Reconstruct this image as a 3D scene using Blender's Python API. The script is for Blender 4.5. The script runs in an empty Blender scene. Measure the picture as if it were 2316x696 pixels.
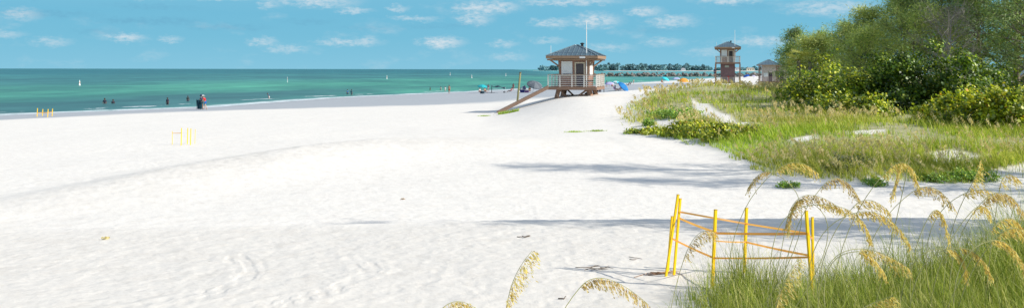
import bpy, bmesh, math, random
import numpy as np
from mathutils import Vector, Matrix

SC = bpy.context.scene
COL = SC.collection
R = math.radians
rng = np.random.default_rng(7)
random.seed(7)

# ------------------------------------------------------------------ picture geometry
F, CX, HY, CAMZ = 2000.0, 1158.0, 157.0, 6.0
ROLL = 0.0017
def hz(px): return HY + ROLL * (px - CX)
def at(px, py, Y):
    return Vector(((px - CX) / F * Y, Y, CAMZ - (py - hz(px)) / F * Y))

# ------------------------------------------------------------------ numpy noise
def _hash(ix, iy, seed):
    n = (ix * 374761393 + iy * 668265263 + seed * 1442695041) & 0xFFFFFFFF
    n = ((n ^ (n >> 13)) * 1274126177) & 0xFFFFFFFF
    return ((n ^ (n >> 16)) & 0xFFFF) / 65535.0
def vnoise(x, y, seed=0):
    x = np.asarray(x, float); y = np.asarray(y, float)
    ix = np.floor(x).astype(np.int64); iy = np.floor(y).astype(np.int64)
    fx = x - ix; fy = y - iy
    fx = fx * fx * (3 - 2 * fx); fy = fy * fy * (3 - 2 * fy)
    a = _hash(ix, iy, seed); b = _hash(ix + 1, iy, seed); c = _hash(ix, iy + 1, seed); d = _hash(ix + 1, iy + 1, seed)
    return (a * (1 - fx) + b * fx) * (1 - fy) + (c * (1 - fx) + d * fx) * fy - 0.5
def sstep(t):
    t = np.clip(t, 0, 1); return t * t * (3 - 2 * t)

# ------------------------------------------------------------------ terrain
SHORE = np.array([(-470, -774), (-190, -160), (-65, 113), (-47, 138), (-36.5, 184), (-17.5, 222), (-7, 243), (25, 315), (49, 375),
                  (105, 522), (150, 640), (190, 745), (260, 800), (9000, 900)], float)
def seg_dist(x, y, P):
    best = np.full(np.shape(x), 1e18); sgn = np.ones(np.shape(x)); par = np.zeros(np.shape(x))
    for i in range(len(P) - 1):
        ax, ay = P[i]; bx, by = P[i + 1]
        ux, uy = bx - ax, by - ay; L2 = ux * ux + uy * uy
        t = np.clip(((x - ax) * ux + (y - ay) * uy) / L2, 0, 1)
        dx = x - (ax + t * ux); dy = y - (ay + t * uy)
        d2 = dx * dx + dy * dy
        m = d2 < best
        best = np.where(m, d2, best)
        sgn = np.where(m, np.sign(dx * uy - dy * ux), sgn)
        par = np.where(m, i + t, par)
    return np.sqrt(best), sgn, par
def shore_d(x, y):
    d, s, _ = seg_dist(x, y, SHORE); return d * np.where(s == 0, 1, s)
def in_poly(x, y, P):
    x = np.asarray(x, float); y = np.asarray(y, float)
    ins = np.zeros(x.shape, bool); n = len(P); j = n - 1
    for i in range(n):
        xi, yi = P[i]; xj, yj = P[j]
        c = ((yi > y) != (yj > y)) & (x < (xj - xi) * (y - yi) / (yj - yi + 1e-12) + xi)
        ins ^= c; j = i
    return ins
def poly_sd(x, y, P):
    Q = np.array(list(P) + [P[0]], float)
    d, _, _ = seg_dist(x, y, Q)
    return np.where(in_poly(x, y, P), d, -d)
VEG = [(8.2, 66), (7.0, 58), (6.4, 50), (8.3, 41), (8.6, 35), (8.4, 29), (10.3, 27.4), (16, 27.2), (34, 27), (90, 40), (170, 150), (200, 300),
       (120, 300), (62, 215), (38, 165), (27, 128), (17.5, 100), (11, 78)]
CREST = np.array([(-16, 22), (-14.2, 25.5), (-12.2, 30.5), (-8.9, 38), (-5.9, 41), (-1, 42), (5, 43)], float)
def px_poly(pts, z=2.6):
    out = []
    for px, py in pts:
        Y = (CAMZ - z) * F / (py - hz(px)); out.append(((px - CX) / F * Y, Y))
    return out
TRACKS = [np.array(px_poly(t, 2.95)) for t in (
    [(60, 700), (200, 680), (350, 655), (480, 628), (560, 604), (582, 582), (570, 560), (540, 548)],
    [(60, 712), (200, 694), (350, 670), (470, 645), (530, 618), (558, 590), (548, 565), (520, 552)],
    [(380, 712), (540, 676), (680, 645), (800, 612), (852, 592), (842, 572), (800, 562)],
    [(470, 706), (620, 672), (740, 640), (830, 600), (815, 580)])]
def height(x, y, fine=True):
    x = np.asarray(x, float); y = np.asarray(y, float)
    d = shore_d(x, y)
    z = np.interp(d, [-4000, -300, -60, -15, 0, 5, 14, 30, 55, 80, 110, 200, 600], [-12, -6, -2.2, -.7, 0, .3, .72, 1.2, 1.72, 2.12, 2.5, 3.0, 3.4])
    # flat step in front of the camera and its edge
    e = 18.4 + .8 * vnoise(x * .16, x * 0 + 3.3, 5) - .012 * x
    z = z + .44 * (1 - sstep((y - e) / 1.5)) * sstep((60 - np.abs(x)) / 20)
    # low sand mound in the middle of the beach
    dd, _, _ = seg_dist(x, y, CREST); par = np.interp(x, CREST[:, 0], np.arange(7.0))
    amp = np.interp(par, [0, 1, 2, 3, 4, 5, 6], [.0, .2, .36, .58, .6, .5, .15])
    wd = np.interp(par, [0, 2, 4, 6], [2.0, 2.6, 4.0, 5.0])
    z = z + amp * np.exp(-(dd / wd) ** 2)
    # mound under the near tower
    z = z + 1.62 * sstep((x + 2.6) / 9) * np.exp(-(np.clip(x - 12, 0, 99) / 16) ** 2 / 2 - ((y - 84) / np.where(y < 84, 14, 11)) ** 2 / 2)
    # vegetated dunes
    sd = poly_sd(x, y, VEG)
    m = sstep((sd + 1.0) / 7.0)
    z = z + m * (.55 + .5 * vnoise(x * .11, y * .11, 2) + .35 * vnoise(x * .27, y * .27, 3)) + .5 * sstep(sd / 25.0)
    # dune under the camera
    z = z + .8 * np.exp(-(((x - 4.6) / 3.4) ** 2 + ((y - 6.3) / 3.3) ** 2))
    b = sstep((d - 1) / 12)
    z = z + b * (.10 * vnoise(x * .13, y * .13, 11) + .045 * vnoise(x * .5, y * .5, 12))
    if fine:
        fade = b * np.clip(1.2 - y / 70.0, .1, 1)
        z = z + fade * (.013 * vnoise(x * 1.7, y * 1.7, 13) + .013 * vnoise(x * 4.5, y * 4.5, 14) + .009 * vnoise(x * 11, y * 11, 15))
        pit = np.clip(vnoise(x * 2.4, y * 2.4, 18) - .16, 0, 1) * .075 + np.clip(vnoise(x * 5.3, y * 5.3, 19) - .2, 0, 1) * .07
        z = z - pit * b * np.clip((75 - y) / 30, 0, 1) * (.45 + .55 * sstep((y - 17) / 6)) * np.clip(.35 + vnoise(x * .2, y * .2, 20) * 1.6, .15, 1)
        rough = np.exp(-(dd / 3.0) ** 2) * np.interp(par, [0, 1.5, 2.5, 3.6, 5], [0, .6, 1, .7, .2])
        z = z + rough * (.022 * vnoise(x * 3.1, y * 3.1, 16) + .022 * vnoise(x * 7, y * 7, 17))
    return z
def hh(x, y): return float(height(np.array([x]), np.array([y]))[0])
_YS = np.geomspace(3, 1500, 6000)
def gp(px, py):
    X = (px - CX) / F * _YS; Z = CAMZ - (py - hz(px)) / F * _YS
    g = height(X, _YS)
    k = np.nonzero(Z <= g)[0]
    i = k[0] if len(k) else len(_YS) - 1
    return Vector((X[i], _YS[i], g[i]))
def wp(px, py):                       # point on the sea surface
    Y = CAMZ * F / (py - hz(px)); return Vector(((px - CX) / F * Y, Y, 0))

# ------------------------------------------------------------------ materials
def new_mat(name):
    m = bpy.data.materials.new(name); m.use_nodes = True
    nt = m.node_tree; nt.nodes.clear()
    out = nt.nodes.new('ShaderNodeOutputMaterial')
    return m, nt, out
def N(nt, kind, **kw):
    n = nt.nodes.new(kind)
    for k, v in kw.items(): setattr(n, k, v)
    return n
def L(nt, a, b): nt.links.new(a, b)
def ramp(nt, stops, src=None, interp='LINEAR'):
    r = N(nt, 'ShaderNodeValToRGB'); cr = r.color_ramp; cr.interpolation = interp
    while len(cr.elements) < len(stops): cr.elements.new(.5)
    for e, (p, c) in zip(cr.elements, stops):
        e.position = p; e.color = (*c, 1) if len(c) == 3 else c
    if src is not None: L(nt, src, r.inputs[0])
    return r
def noise(nt, scale, detail=4, rough=.55, vec=None, dist=0.0):
    n = N(nt, 'ShaderNodeTexNoise'); n.inputs['Scale'].default_value = scale; n.inputs['Detail'].default_value = detail
    n.inputs['Roughness'].default_value = rough; n.inputs['Distortion'].default_value = dist
    if vec is not None: L(nt, vec, n.inputs['Vector'])
    return n
def mix(nt, a, b, fac, mode='MIX'):
    m = N(nt, 'ShaderNodeMix'); m.data_type = 'RGBA'; m.blend_type = mode
    for sock, v in ((m.inputs[0], fac), (m.inputs[6], a), (m.inputs[7], b)):
        if isinstance(v, (int, float)): sock.default_value = v
        elif isinstance(v, tuple): sock.default_value = (*v, 1) if len(v) == 3 else v
        else: L(nt, v, sock)
    return m.outputs[2]
def mth(nt, op, a, b=None, c=None, clamp=False):
    m = N(nt, 'ShaderNodeMath'); m.operation = op; m.use_clamp = clamp
    for i, v in enumerate((a, b, c)):
        if v is None: continue
        if isinstance(v, (int, float)): m.inputs[i].default_value = v
        else: L(nt, v, m.inputs[i])
    return m.outputs[0]
def attr(nt, name):
    a = N(nt, 'ShaderNodeAttribute'); a.attribute_name = name; return a.outputs['Fac']

_MC = {}
def plain(name, col, rough=.6, var=.25, scale=6, bump=.15, metal=0.0, spec=.3):
    if name in _MC: return _MC[name]
    m, nt, out = new_mat(name)
    p = N(nt, 'ShaderNodeBsdfPrincipled')
    tc = N(nt, 'ShaderNodeTexCoord')
    n = noise(nt, scale, 5, .6, tc.outputs['Object'])
    a = tuple(c * (1 - var) for c in col); b = tuple(min(1, c * (1 + var)) for c in col)
    r = ramp(nt, [(.3, a), (.7, b)], n.outputs[0])
    L(nt, r.outputs[0], p.inputs['Base Color'])
    p.inputs['Roughness'].default_value = rough; p.inputs['Metallic'].default_value = metal
    p.inputs['Specular IOR Level'].default_value = spec
    if bump:
        bn = N(nt, 'ShaderNodeBump'); bn.inputs['Strength'].default_value = bump; bn.inputs['Distance'].default_value = .02
        L(nt, n.outputs[0], bn.inputs['Height']); L(nt, bn.outputs[0], p.inputs['Normal'])
    L(nt, p.outputs[0], out.inputs[0])
    _MC[name] = m; return m
def wood(name, col, axis='Z', scale=9):
    if name in _MC: return _MC[name]
    m, nt, out = new_mat(name)
    p = N(nt, 'ShaderNodeBsdfPrincipled'); tc = N(nt, 'ShaderNodeTexCoord')
    mp = N(nt, 'ShaderNodeMapping'); L(nt, tc.outputs['Object'], mp.inputs[0])
    mp.inputs['Scale'].default_value = {'X': (1, 9, 9), 'Y': (9, 1, 9), 'Z': (9, 9, 1)}[axis]
    n = noise(nt, 1.6, 6, .65, mp.outputs[0]); n2 = noise(nt, 1.1, 3, .5, tc.outputs['Object'])
    r = ramp(nt, [(.25, tuple(c * .6 for c in col)), (.75, tuple(min(1, c * 1.35) for c in col))], n.outputs[0])
    c = mix(nt, r.outputs[0], tuple(x * .75 + .05 for x in col), mth(nt, 'MULTIPLY', n2.outputs[0], .6))
    L(nt, c, p.inputs['Base Color']); p.inputs['Roughness'].default_value = .8
    bn = N(nt, 'ShaderNodeBump'); bn.inputs['Strength'].default_value = .3; bn.inputs['Distance'].default_value = .01
    L(nt, n.outputs[0], bn.inputs['Height']); L(nt, bn.outputs[0], p.inputs['Normal'])
    L(nt, p.outputs[0], out.inputs[0]); _MC[name] = m; return m
def leafmat(name, stops, trans=.35, rough=.5, gloss=.12, patch=.35, pscale=.5, tint=(1.0, 1.0, .35)):
    m, nt, out = new_mat(name)
    g = N(nt, 'ShaderNodeNewGeometry'); tc = N(nt, 'ShaderNodeTexCoord')
    r = ramp(nt, stops, g.outputs['Random Per Island'])
    n = noise(nt, pscale, 3, .5, g.outputs['Position'])
    dk = ramp(nt, [(.35, (1 - patch,) * 3), (.65, (1 + patch * .6,) * 3)], n.outputs[0])
    c = mix(nt, r.outputs[0], dk.outputs[0], 1.0, 'MULTIPLY')
    d = N(nt, 'ShaderNodeBsdfDiffuse'); L(nt, c, d.inputs[0])
    t = N(nt, 'ShaderNodeBsdfTranslucent'); L(nt, mix(nt, c, tint, .9, 'MULTIPLY'), t.inputs[0])
    ms = N(nt, 'ShaderNodeMixShader'); ms.inputs[0].default_value = trans
    L(nt, d.outputs[0], ms.inputs[1]); L(nt, t.outputs[0], ms.inputs[2])
    res = ms.outputs[0]
    if gloss:
        gl = N(nt, 'ShaderNodeBsdfGlossy'); gl.inputs['Roughness'].default_value = rough
        m2 = N(nt, 'ShaderNodeMixShader'); m2.inputs[0].default_value = gloss * .5
        L(nt, res, m2.inputs[1]); L(nt, gl.outputs[0], m2.inputs[2]); res = m2.outputs[0]
    L(nt, res, out.inputs[0]); return m

# ------------------------------------------------------------------ object helpers
def tag(o, label=None, cat=None, group=None, kind=None):
    if label: o['label'] = label
    if cat: o['category'] = cat
    if group: o['group'] = group
    if kind: o['kind'] = kind
    return o
def thing(name, loc, label, cat, rotz=0.0, group=None):
    o = bpy.data.objects.new(name, None); COL.objects.link(o)
    o.empty_display_size = .2
    o.location = loc; o.rotation_euler = (0, 0, rotz)
    return tag(o, label, cat, group)
def link(name, me, mat, parent=None, loc=None, smooth=False):
    if mat is not None: me.materials.append(mat)
    o = bpy.data.objects.new(name, me); COL.objects.link(o)
    if parent is not None: o.parent = parent
    if loc is not None: o.location = loc
    if smooth: me.polygons.foreach_set('use_smooth', np.ones(len(me.polygons), bool))
    return o
def np_mesh(name, V, Fc):
    V = np.asarray(V, np.float32); Fc = np.asarray(Fc, np.int32)
    me = bpy.data.meshes.new(name); k = Fc.shape[1]
    me.vertices.add(len(V)); me.vertices.foreach_set('co', V.ravel())
    me.loops.add(Fc.size); me.loops.foreach_set('vertex_index', Fc.ravel())
    me.polygons.add(len(Fc)); me.polygons.foreach_set('loop_start', np.arange(0, Fc.size, k, dtype=np.int32))
    me.update(calc_edges=True); return me
class MB:
    def __init__(s): s.v = []; s.f = []
    def add(s, V, Fc):
        b = len(s.v); s.v += [tuple(v) for v in V]; s.f += [tuple(b + i for i in f) for f in Fc]; return s
    def box(s, c, size, rz=0.0, M=None):
        hx, hy, hz_ = (a / 2 for a in size)
        V = [Vector((x, y, z)) for x in (-hx, hx) for y in (-hy, hy) for z in (-hz_, hz_)]
        Rm = M if M is not None else Matrix.Rotation(rz, 3, 'Z')
        V = [Rm @ v + Vector(c) for v in V]
        return s.add(V, [(0, 1, 3, 2), (4, 6, 7, 5), (0, 4, 5, 1), (2, 3, 7, 6), (0, 2, 6, 4), (1, 5, 7, 3)])
    def bar(s, p, q, w, h, up=(0, 0, 1)):
        p = Vector(p); q = Vector(q); d = q - p; ln = d.length; d.normalize()
        u = Vector(up)
        if abs(d.dot(u)) > .98: u = Vector((0, 1, 0))
        x = d.cross(u).normalized(); z = x.cross(d).normalized()
        M = Matrix((x, d, z)).transposed()
        return s.box((p + q) / 2, (w, ln, h), M=M)
    def tube(s, pts, rad, n=8, cap=True):
        pts = [Vector(p) for p in pts]; m = len(pts)
        if not hasattr(rad, '__len__'): rad = [rad] * m
        V = []; prev = None
        for i, p in enumerate(pts):
            t = (pts[min(i + 1, m - 1)] - pts[max(i - 1, 0)])
            if t.length < 1e-9: t = Vector((0, 0, 1))
            t.normalize()
            if prev is None:
                a = Vector((1, 0, 0)) if abs(t.x) < .9 else Vector((0, 1, 0))
                x = (a - t * a.dot(t)).normalized()
            else:
                x = (prev - t * prev.dot(t)).normalized()
            prev = x; y = t.cross(x)
            for k in range(n):
                a = 2 * math.pi * k / n
                V.append(p + (x * math.cos(a) + y * math.sin(a)) * rad[i])
        Fc = []
        for i in range(m - 1):
            for k in range(n):
                Fc.append((i * n + k, i * n + (k + 1) % n, (i + 1) * n + (k + 1) % n, (i + 1) * n + k))
        if cap: Fc.append(tuple(range(n - 1, -1, -1))); Fc.append(tuple((m - 1) * n + k for k in range(n)))
        return s.add(V, Fc)
    def lathe(s, prof, n=12, c=(0, 0, 0), M=None):
        V = []; c = Vector(c)
        for r, z in prof:
            for k in range(n):
                a = 2 * math.pi * k / n; v = Vector((r * math.cos(a), r * math.sin(a), z))
                V.append((M @ v if M is not None else v) + c)
        m = len(prof); Fc = []
        for i in range(m - 1):
            for k in range(n):
                Fc.append((i * n + k, i * n + (k + 1) % n, (i + 1) * n + (k + 1) % n, (i + 1) * n + k))
        return s.add(V, Fc)
    def build(s, name, mat, parent=None, smooth=False, bevel=0.0, loc=None):
        me = bpy.data.meshes.new(name); me.from_pydata(s.v, [], s.f)
        bm = bmesh.new(); bm.from_mesh(me); bmesh.ops.recalc_face_normals(bm, faces=bm.faces); bm.to_mesh(me); bm.free()
        o = link(name, me, mat, parent, loc, smooth)
        if bevel:
            b = o.modifiers.new('bevel', 'BEVEL'); b.width = bevel; b.segments = 2; b.limit_method = 'ANGLE'
        return o
def icorock(center, r, sd, flat=.7):
    bm = bmesh.new(); bmesh.ops.create_icosphere(bm, subdivisions=1, radius=1)
    rr = random.Random(sd); V = []
    sx, sy, sz = rr.uniform(.8, 1.3), rr.uniform(.8, 1.2), rr.uniform(.6, .95) * flat / .7
    a = rr.uniform(0, 6.28)
    for v in bm.verts:
        k = rr.uniform(.78, 1.12)
        x, y, z = v.co.x * sx * k * r, v.co.y * sy * k * r, v.co.z * sz * k * r
        V.append((center[0] + x * math.cos(a) - y * math.sin(a), center[1] + x * math.sin(a) + y * math.cos(a), center[2] + z))
    Fc = [tuple(v.index for v in f.verts) for f in bm.faces]; bm.free()
    return V, Fc

# ------------------------------------------------------------------ vectorised foliage
def unit(v): return v / (np.linalg.norm(v, axis=1, keepdims=True) + 1e-9)
def blades(base, h, az, bend, w, segs=3, r=rng):
    """curved tapering grass blades"""
    n = len(base); T = np.linspace(0, 1, segs + 1)
    dirx = np.stack([np.cos(az), np.sin(az), np.zeros(n)], 1)
    faz = az + r.uniform(.6, 2.5, n)
    side = np.stack([np.cos(faz), np.sin(faz), np.zeros(n)], 1)
    V = np.zeros((n, segs + 1, 2, 3))
    for i, t in enumerate(T):
        ang = bend * t
        k = np.where(np.abs(bend) < 1e-3, 1e-3, bend)
        fwd = h * (1 - np.cos(ang)) / k; up = h * np.sin(ang) / k
        c = base + dirx * fwd[:, None]; c = c + np.stack([0 * up, 0 * up, up], 1)
        ww = (w * (1 - t ** 1.5) * .5 + w * .04)[:, None]
        V[:, i, 0] = c - side * ww; V[:, i, 1] = c + side * ww
    b = (np.arange(n) * (segs + 1) * 2)[:, None]
    Fc = np.concatenate([b + np.array([[2 * i, 2 * i + 1, 2 * i + 3, 2 * i + 2]]) for i in range(segs)], 0)
    return V.reshape(-1, 3), Fc
def strands(p, d, ln, w, r=rng):
    """narrow diamonds: needles, spikelets"""
    n = len(p); d = unit(d); s = unit(np.cross(d, unit(r.normal(size=(n, 3)))))
    V = np.zeros((n, 4, 3)); ln = np.broadcast_to(ln, (n,))[:, None]; w = np.broadcast_to(w, (n,))[:, None]
    V[:, 0] = p; V[:, 1] = p + d * ln * .45 + s * w * .5; V[:, 2] = p + d * ln; V[:, 3] = p + d * ln * .45 - s * w * .5
    return V.reshape(-1, 3), np.arange(n * 4).reshape(n, 4)
def discs(p, nrm, rad, r=rng, k=6, asp=.85):
    n = len(p); nrm = unit(nrm); a = unit(np.cross(nrm, unit(r.normal(size=(n, 3))))); b = np.cross(nrm, a)
    V = np.zeros((n, k, 3)); rad = np.broadcast_to(rad, (n,))[:, None]
    for i in range(k):
        t = 2 * math.pi * i / k
        V[:, i] = p + a * math.cos(t) * rad + b * math.sin(t) * rad * asp + nrm * rad * .18 * math.cos(2 * t)
    return V.reshape(-1, 3), np.arange(n * k).reshape(n, k)

# ================================================================== WORLD
SUN_EL, SUN_AZ = R(33), R(108)        # azimuth from +Y towards +X
w = bpy.data.worlds.new('World'); SC.world = w; w.use_nodes = True
nt = w.node_tree; nt.nodes.clear()
wo = N(nt, 'ShaderNodeOutputWorld'); bg = N(nt, 'ShaderNodeBackground'); L(nt, bg.outputs[0], wo.inputs[0])
bg.inputs[1].default_value = .15
sky = N(nt, 'ShaderNodeTexSky'); sky.sky_type = 'NISHITA'; sky.sun_disc = False
sky.sun_elevation = SUN_EL; sky.sun_rotation = SUN_AZ; sky.air_density = 1.0; sky.dust_density = .3; sky.ozone_density = 2.0
tc = N(nt, 'ShaderNodeTexCoord'); sep = N(nt, 'ShaderNodeSeparateXYZ'); L(nt, tc.outputs['Generated'], sep.inputs[0])
az = mth(nt, 'ARCTAN2', sep.outputs[0], sep.outputs[1]); el = mth(nt, 'ARCSINE', sep.outputs[2])
# cyan band low over the sea, opening into the Nishita blue above it
low = ramp(nt, [(0, (1.62, 3.75, 4.9)), (.35, (1.26, 3.46, 4.7)), (1, (1.02, 3.2, 4.6))], mth(nt, 'MULTIPLY', el, 10, clamp=True))
fac = N(nt, 'ShaderNodeMapRange'); L(nt, el, fac.inputs[0])
fac.inputs[1].default_value = .06; fac.inputs[2].default_value = .45; fac.inputs[3].default_value = 0; fac.inputs[4].default_value = 1
base = mix(nt, low.outputs[0], sky.outputs[0], fac.outputs[0])
uv = N(nt, 'ShaderNodeCombineXYZ'); L(nt, az, uv.inputs[0]); L(nt, mth(nt, 'MULTIPLY', el, 2.4), uv.inputs[1])
n1 = noise(nt, 105, 6, .66, uv.outputs[0]); n2 = noise(nt, 16, 4, .55, uv.outputs[0])
wob = N(nt, 'ShaderNodeVectorMath'); wob.operation = 'SUBTRACT'; L(nt, n1.outputs['Color'], wob.inputs[0]); wob.inputs[1].default_value = (.5, .5, .5)
wob2 = N(nt, 'ShaderNodeVectorMath'); wob2.operation = 'MULTIPLY_ADD'; L(nt, wob.outputs[0], wob2.inputs[0])
wob2.inputs[1].default_value = (.034, .034, 0); L(nt, uv.outputs[0], wob2.inputs[2])
CLOUDS = [(1000, 97, 62, 16, .95), (1085, 20, 75, 20, .8), (1350, 47, 70, 22, .8), (1130, 16, 60, 18, .75), (1250, 52, 60, 14, .6), (1075, 44, 50, 18, .7),
          (720, 8, 110, 16, .75), (800, 26, 50, 9, .7), (940, 44, 70, 8, .5), (285, 93, 50, 11, .75), (385, 95, 30, 9, .5), (595, 98, 40, 12, .6),
          (650, 113, 60, 12, .5), (790, 98, 90, 11, .6), (50, 50, 45, 16, .5), (120, 104, 45, 12, .45), (15, 90, 40, 10, .5), (610, 16, 30, 14, .5),
          (1460, 28, 50, 16, .65), (1520, 50, 70, 18, .65), (1650, 4, 90, 12, .75), (1720, 95, 90, 15, .6), (1600, 118, 60, 14, .35), (1500, 96, 60, 14, .45),
          (1290, 5, 140, 10, .7), (1140, 100, 40, 11, .5), (835, 95, 26, 15, .55), (1150, 128, 60, 12, .35), (500, 3, 80, 10, .6), (320, 6, 90, 10, .35),
          (1880, 25, 120, 22, .6), (900, 22, 30, 10, .6), (1380, 108, 70, 12, .4), (1240, 92, 50, 10, .4)]
DARKS = [(110, 48, 120, 10, .55), (300, 58, 100, 9, .6), (390, 57, 80, 12, .55), (520, 68, 110, 10, .5), (700, 53, 70, 8, .45), (60, 12, 90, 9, .5),
         (220, 82, 60, 8, .4), (1700, 20, 80, 10, .3), (1000, 60, 120, 9, .35), (350, 28, 120, 8, .4), (850, 66, 100, 7, .3), (1480, 70, 90, 9, .3)]
def blobs(lst):
    acc = None
    for px, py, bw, bh, s in lst:
        a0 = math.atan((px - CX) / F); e0 = math.atan((HY - py) / F) * 2.4
        v = N(nt, 'ShaderNodeVectorMath'); v.operation = 'MULTIPLY_ADD'; L(nt, wob2.outputs[0], v.inputs[0])
        sx, sy = F / bw, F / (bh * 2.4)
        v.inputs[1].default_value = (sx, sy, 0); v.inputs[2].default_value = (-a0 * sx, -e0 * sy, 0)
        ln = N(nt, 'ShaderNodeVectorMath'); ln.operation = 'LENGTH'; L(nt, v.outputs[0], ln.inputs[0])
        mr = N(nt, 'ShaderNodeMapRange'); mr.interpolation_type = 'SMOOTHSTEP'; L(nt, ln.outputs['Value'], mr.inputs[0])
        mr.inputs[1].default_value = 1.15; mr.inputs[2].default_value = .1; mr.inputs[3].default_value = 0; mr.inputs[4].default_value = s
        acc = mr.outputs[0] if acc is None else mth(nt, 'MAXIMUM', acc, mr.outputs[0])
    return acc
cl = blobs(CLOUDS); dk = blobs(DARKS)
# fair-weather clouds all round the rest of the sky
hi = mth(nt, 'MULTIPLY', mth(nt, 'SUBTRACT', n2.outputs[0], .56, clamp=True), 3.0, clamp=True)
texd = mth(nt, 'MULTIPLY_ADD', n1.outputs[0], 3.4, -1.0, clamp=True)
cfac = mth(nt, 'MULTIPLY', mth(nt, 'MAXIMUM', cl, mth(nt, 'MULTIPLY', hi, .5)), texd, clamp=True)
c1 = mix(nt, base, (1.0, 2.75, 4.0), mth(nt, 'MULTIPLY', dk, texd, clamp=True))
c2 = mix(nt, c1, (4.7, 5.2, 5.55), cfac)
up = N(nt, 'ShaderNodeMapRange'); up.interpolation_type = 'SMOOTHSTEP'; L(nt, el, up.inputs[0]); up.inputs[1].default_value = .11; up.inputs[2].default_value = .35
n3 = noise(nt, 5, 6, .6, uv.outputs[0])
fill_veil = mth(nt, 'MULTIPLY', ramp(nt, [(.40, (0, 0, 0)), (.58, (.37, .37, .37))], n3.outputs[0]).outputs[0], up.outputs[0])  # bright cloud veil added above the view as soft fill light
c2 = mix(nt, c2, (7.6, 7.6, 7.5), fill_veil)
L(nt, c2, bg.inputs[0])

sl = bpy.data.lights.new('sun', 'SUN'); sl.energy = 5.0; sl.angle = R(.5); sl.color = (1.0, .95, .86)
so = bpy.data.objects.new('sun', sl); COL.objects.link(so)
sv = Vector((math.sin(SUN_AZ) * math.cos(SUN_EL), math.cos(SUN_AZ) * math.cos(SUN_EL), math.sin(SUN_EL)))
so.rotation_euler = sv.to_track_quat('Z', 'Y').to_euler(); so.location = (40, 0, 40)

cam = bpy.data.cameras.new('camera'); co = bpy.data.objects.new('camera', cam); COL.objects.link(co); SC.camera = co
cam.sensor_width = 36; cam.sensor_fit = 'HORIZONTAL'; cam.lens = F / 2316 * 36; cam.shift_y = -(348 - HY) / 2316
cam.clip_start = .1; cam.clip_end = 100000
co.matrix_world = Matrix.Translation((0, 0, CAMZ)) @ Matrix.Rotation(R(90), 4, 'X') @ Matrix.Rotation(ROLL, 4, 'Z')
SC.view_settings.view_transform = 'Standard'; SC.view_settings.look = 'None'; SC.view_settings.exposure = 0
SC.cycles.max_bounces = 6; SC.cycles.diffuse_bounces = 3; SC.cycles.transparent_max_bounces = 4
SC.render.film_transparent = False

# ================================================================== SETTING: ground and sea
BARE = [px_poly(p_, z_) for p_, z_ in (([(1560, 238), (1600, 245), (1650, 258), (1700, 272), (1690, 280), (1640, 272), (1590, 258), (1566, 248)], 3.2),
        ([(2080, 325), (2160, 318), (2230, 328), (2210, 342), (2110, 342)], 3.2), ([(2200, 362), (2316, 345), (2400, 350), (2400, 400), (2250, 395)], 3.1),
        ([(1480, 262), (1530, 262), (1540, 285), (1440, 290), (1420, 275)], 3.0), ([(1560, 196), (1640, 193), (1640, 200), (1560, 203)], 3.3),
        ([(1930, 293), (2010, 292), (2000, 300), (1925, 300)], 3.2), ([(1780, 305), (1850, 300), (1850, 308), (1790, 312)], 3.2))]
WET_SHADE_LINE = px_poly([(-900, 420), (-300, 292), (0, 264.5), (300, 251), (560, 244), (800, 240), (1000, 237), (1130, 231), (1240, 222)], 1.5)
def fan(rr, aa):
    A, Rr = np.meshgrid(aa, rr)
    return Rr * np.sin(A), Rr * np.cos(A)
def fan_faces(nr, na, closed):
    i = np.arange(nr - 1)[:, None]; j = np.arange(na if closed else na - 1)[None, :]
    j2 = (j + 1) % na
    return np.stack([i * na + j, i * na + j2, (i + 1) * na + j2, (i + 1) * na + j], -1).reshape(-1, 4)
aa = np.concatenate([np.linspace(-33, 33, 800), np.linspace(33, 327, 100)[1:-1]]) * math.pi / 180
rr = np.concatenate([np.geomspace(.4, 10, 50), np.linspace(10, 24, 380)[1:], np.linspace(24, 60, 260)[1:], np.geomspace(60, 320, 200)[1:], np.geomspace(320, 9500, 50)[1:]])
GX, GY = fan(rr, aa)
GZ = height(GX, GY)
DD = shore_d(GX, GY)
tr = np.zeros_like(GX)
sub = (GY > 9) & (GY < 24) & (GX < 2) & (GX > -14)
xs, ys = GX[sub], GY[sub]; acc = np.zeros_like(xs)
for T in TRACKS:
    d_, _, p_ = seg_dist(xs, ys, T)
    s_ = xs * 3.1 + ys * 1.3
    prof = np.exp(-(d_ / .13) ** 2) * (.55 + .45 * np.sin((xs + ys * .4) * 22)) - .7 * np.exp(-((d_ - .22) / .07) ** 2)
    acc = np.where(np.abs(prof) > np.abs(acc), prof, acc)
tr[sub] = acc
GZ = GZ - .008 * tr
GZ[:1] = GZ[:1].mean()
V = np.stack([GX, GY, GZ], -1).reshape(-1, 3)
me = np_mesh('sand', V, fan_faces(len(rr), len(aa), True)[:, ::-1])
vegm = sstep((poly_sd(GX, GY, VEG) - .3) / 2.0)
vegm = np.maximum(vegm, np.exp(-(((GX - 4.8) / 2.9) ** 2 + ((GY - 7.5) / 3.4) ** 2) * 1.2))
for B_ in BARE: vegm = vegm * (1 - .95 * sstep((poly_sd(GX, GY, B_) + .15) / .5))
wx = np.array(WET_SHADE_LINE); wd_, ws_, _ = seg_dist(GX, GY, wx)
wet = np.where(DD < -1, 1, np.clip(.5 - wd_ * ws_ / np.clip(GY * .09, 3, 20), 0, 1)) * (GY < 320)
wet = np.maximum(wet, np.clip(1 - DD / 2.6, 0, 1))
cd_, _, _ = seg_dist(GX, GY, CREST); cp_ = np.interp(GX, CREST[:, 0], np.arange(7.0))
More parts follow.
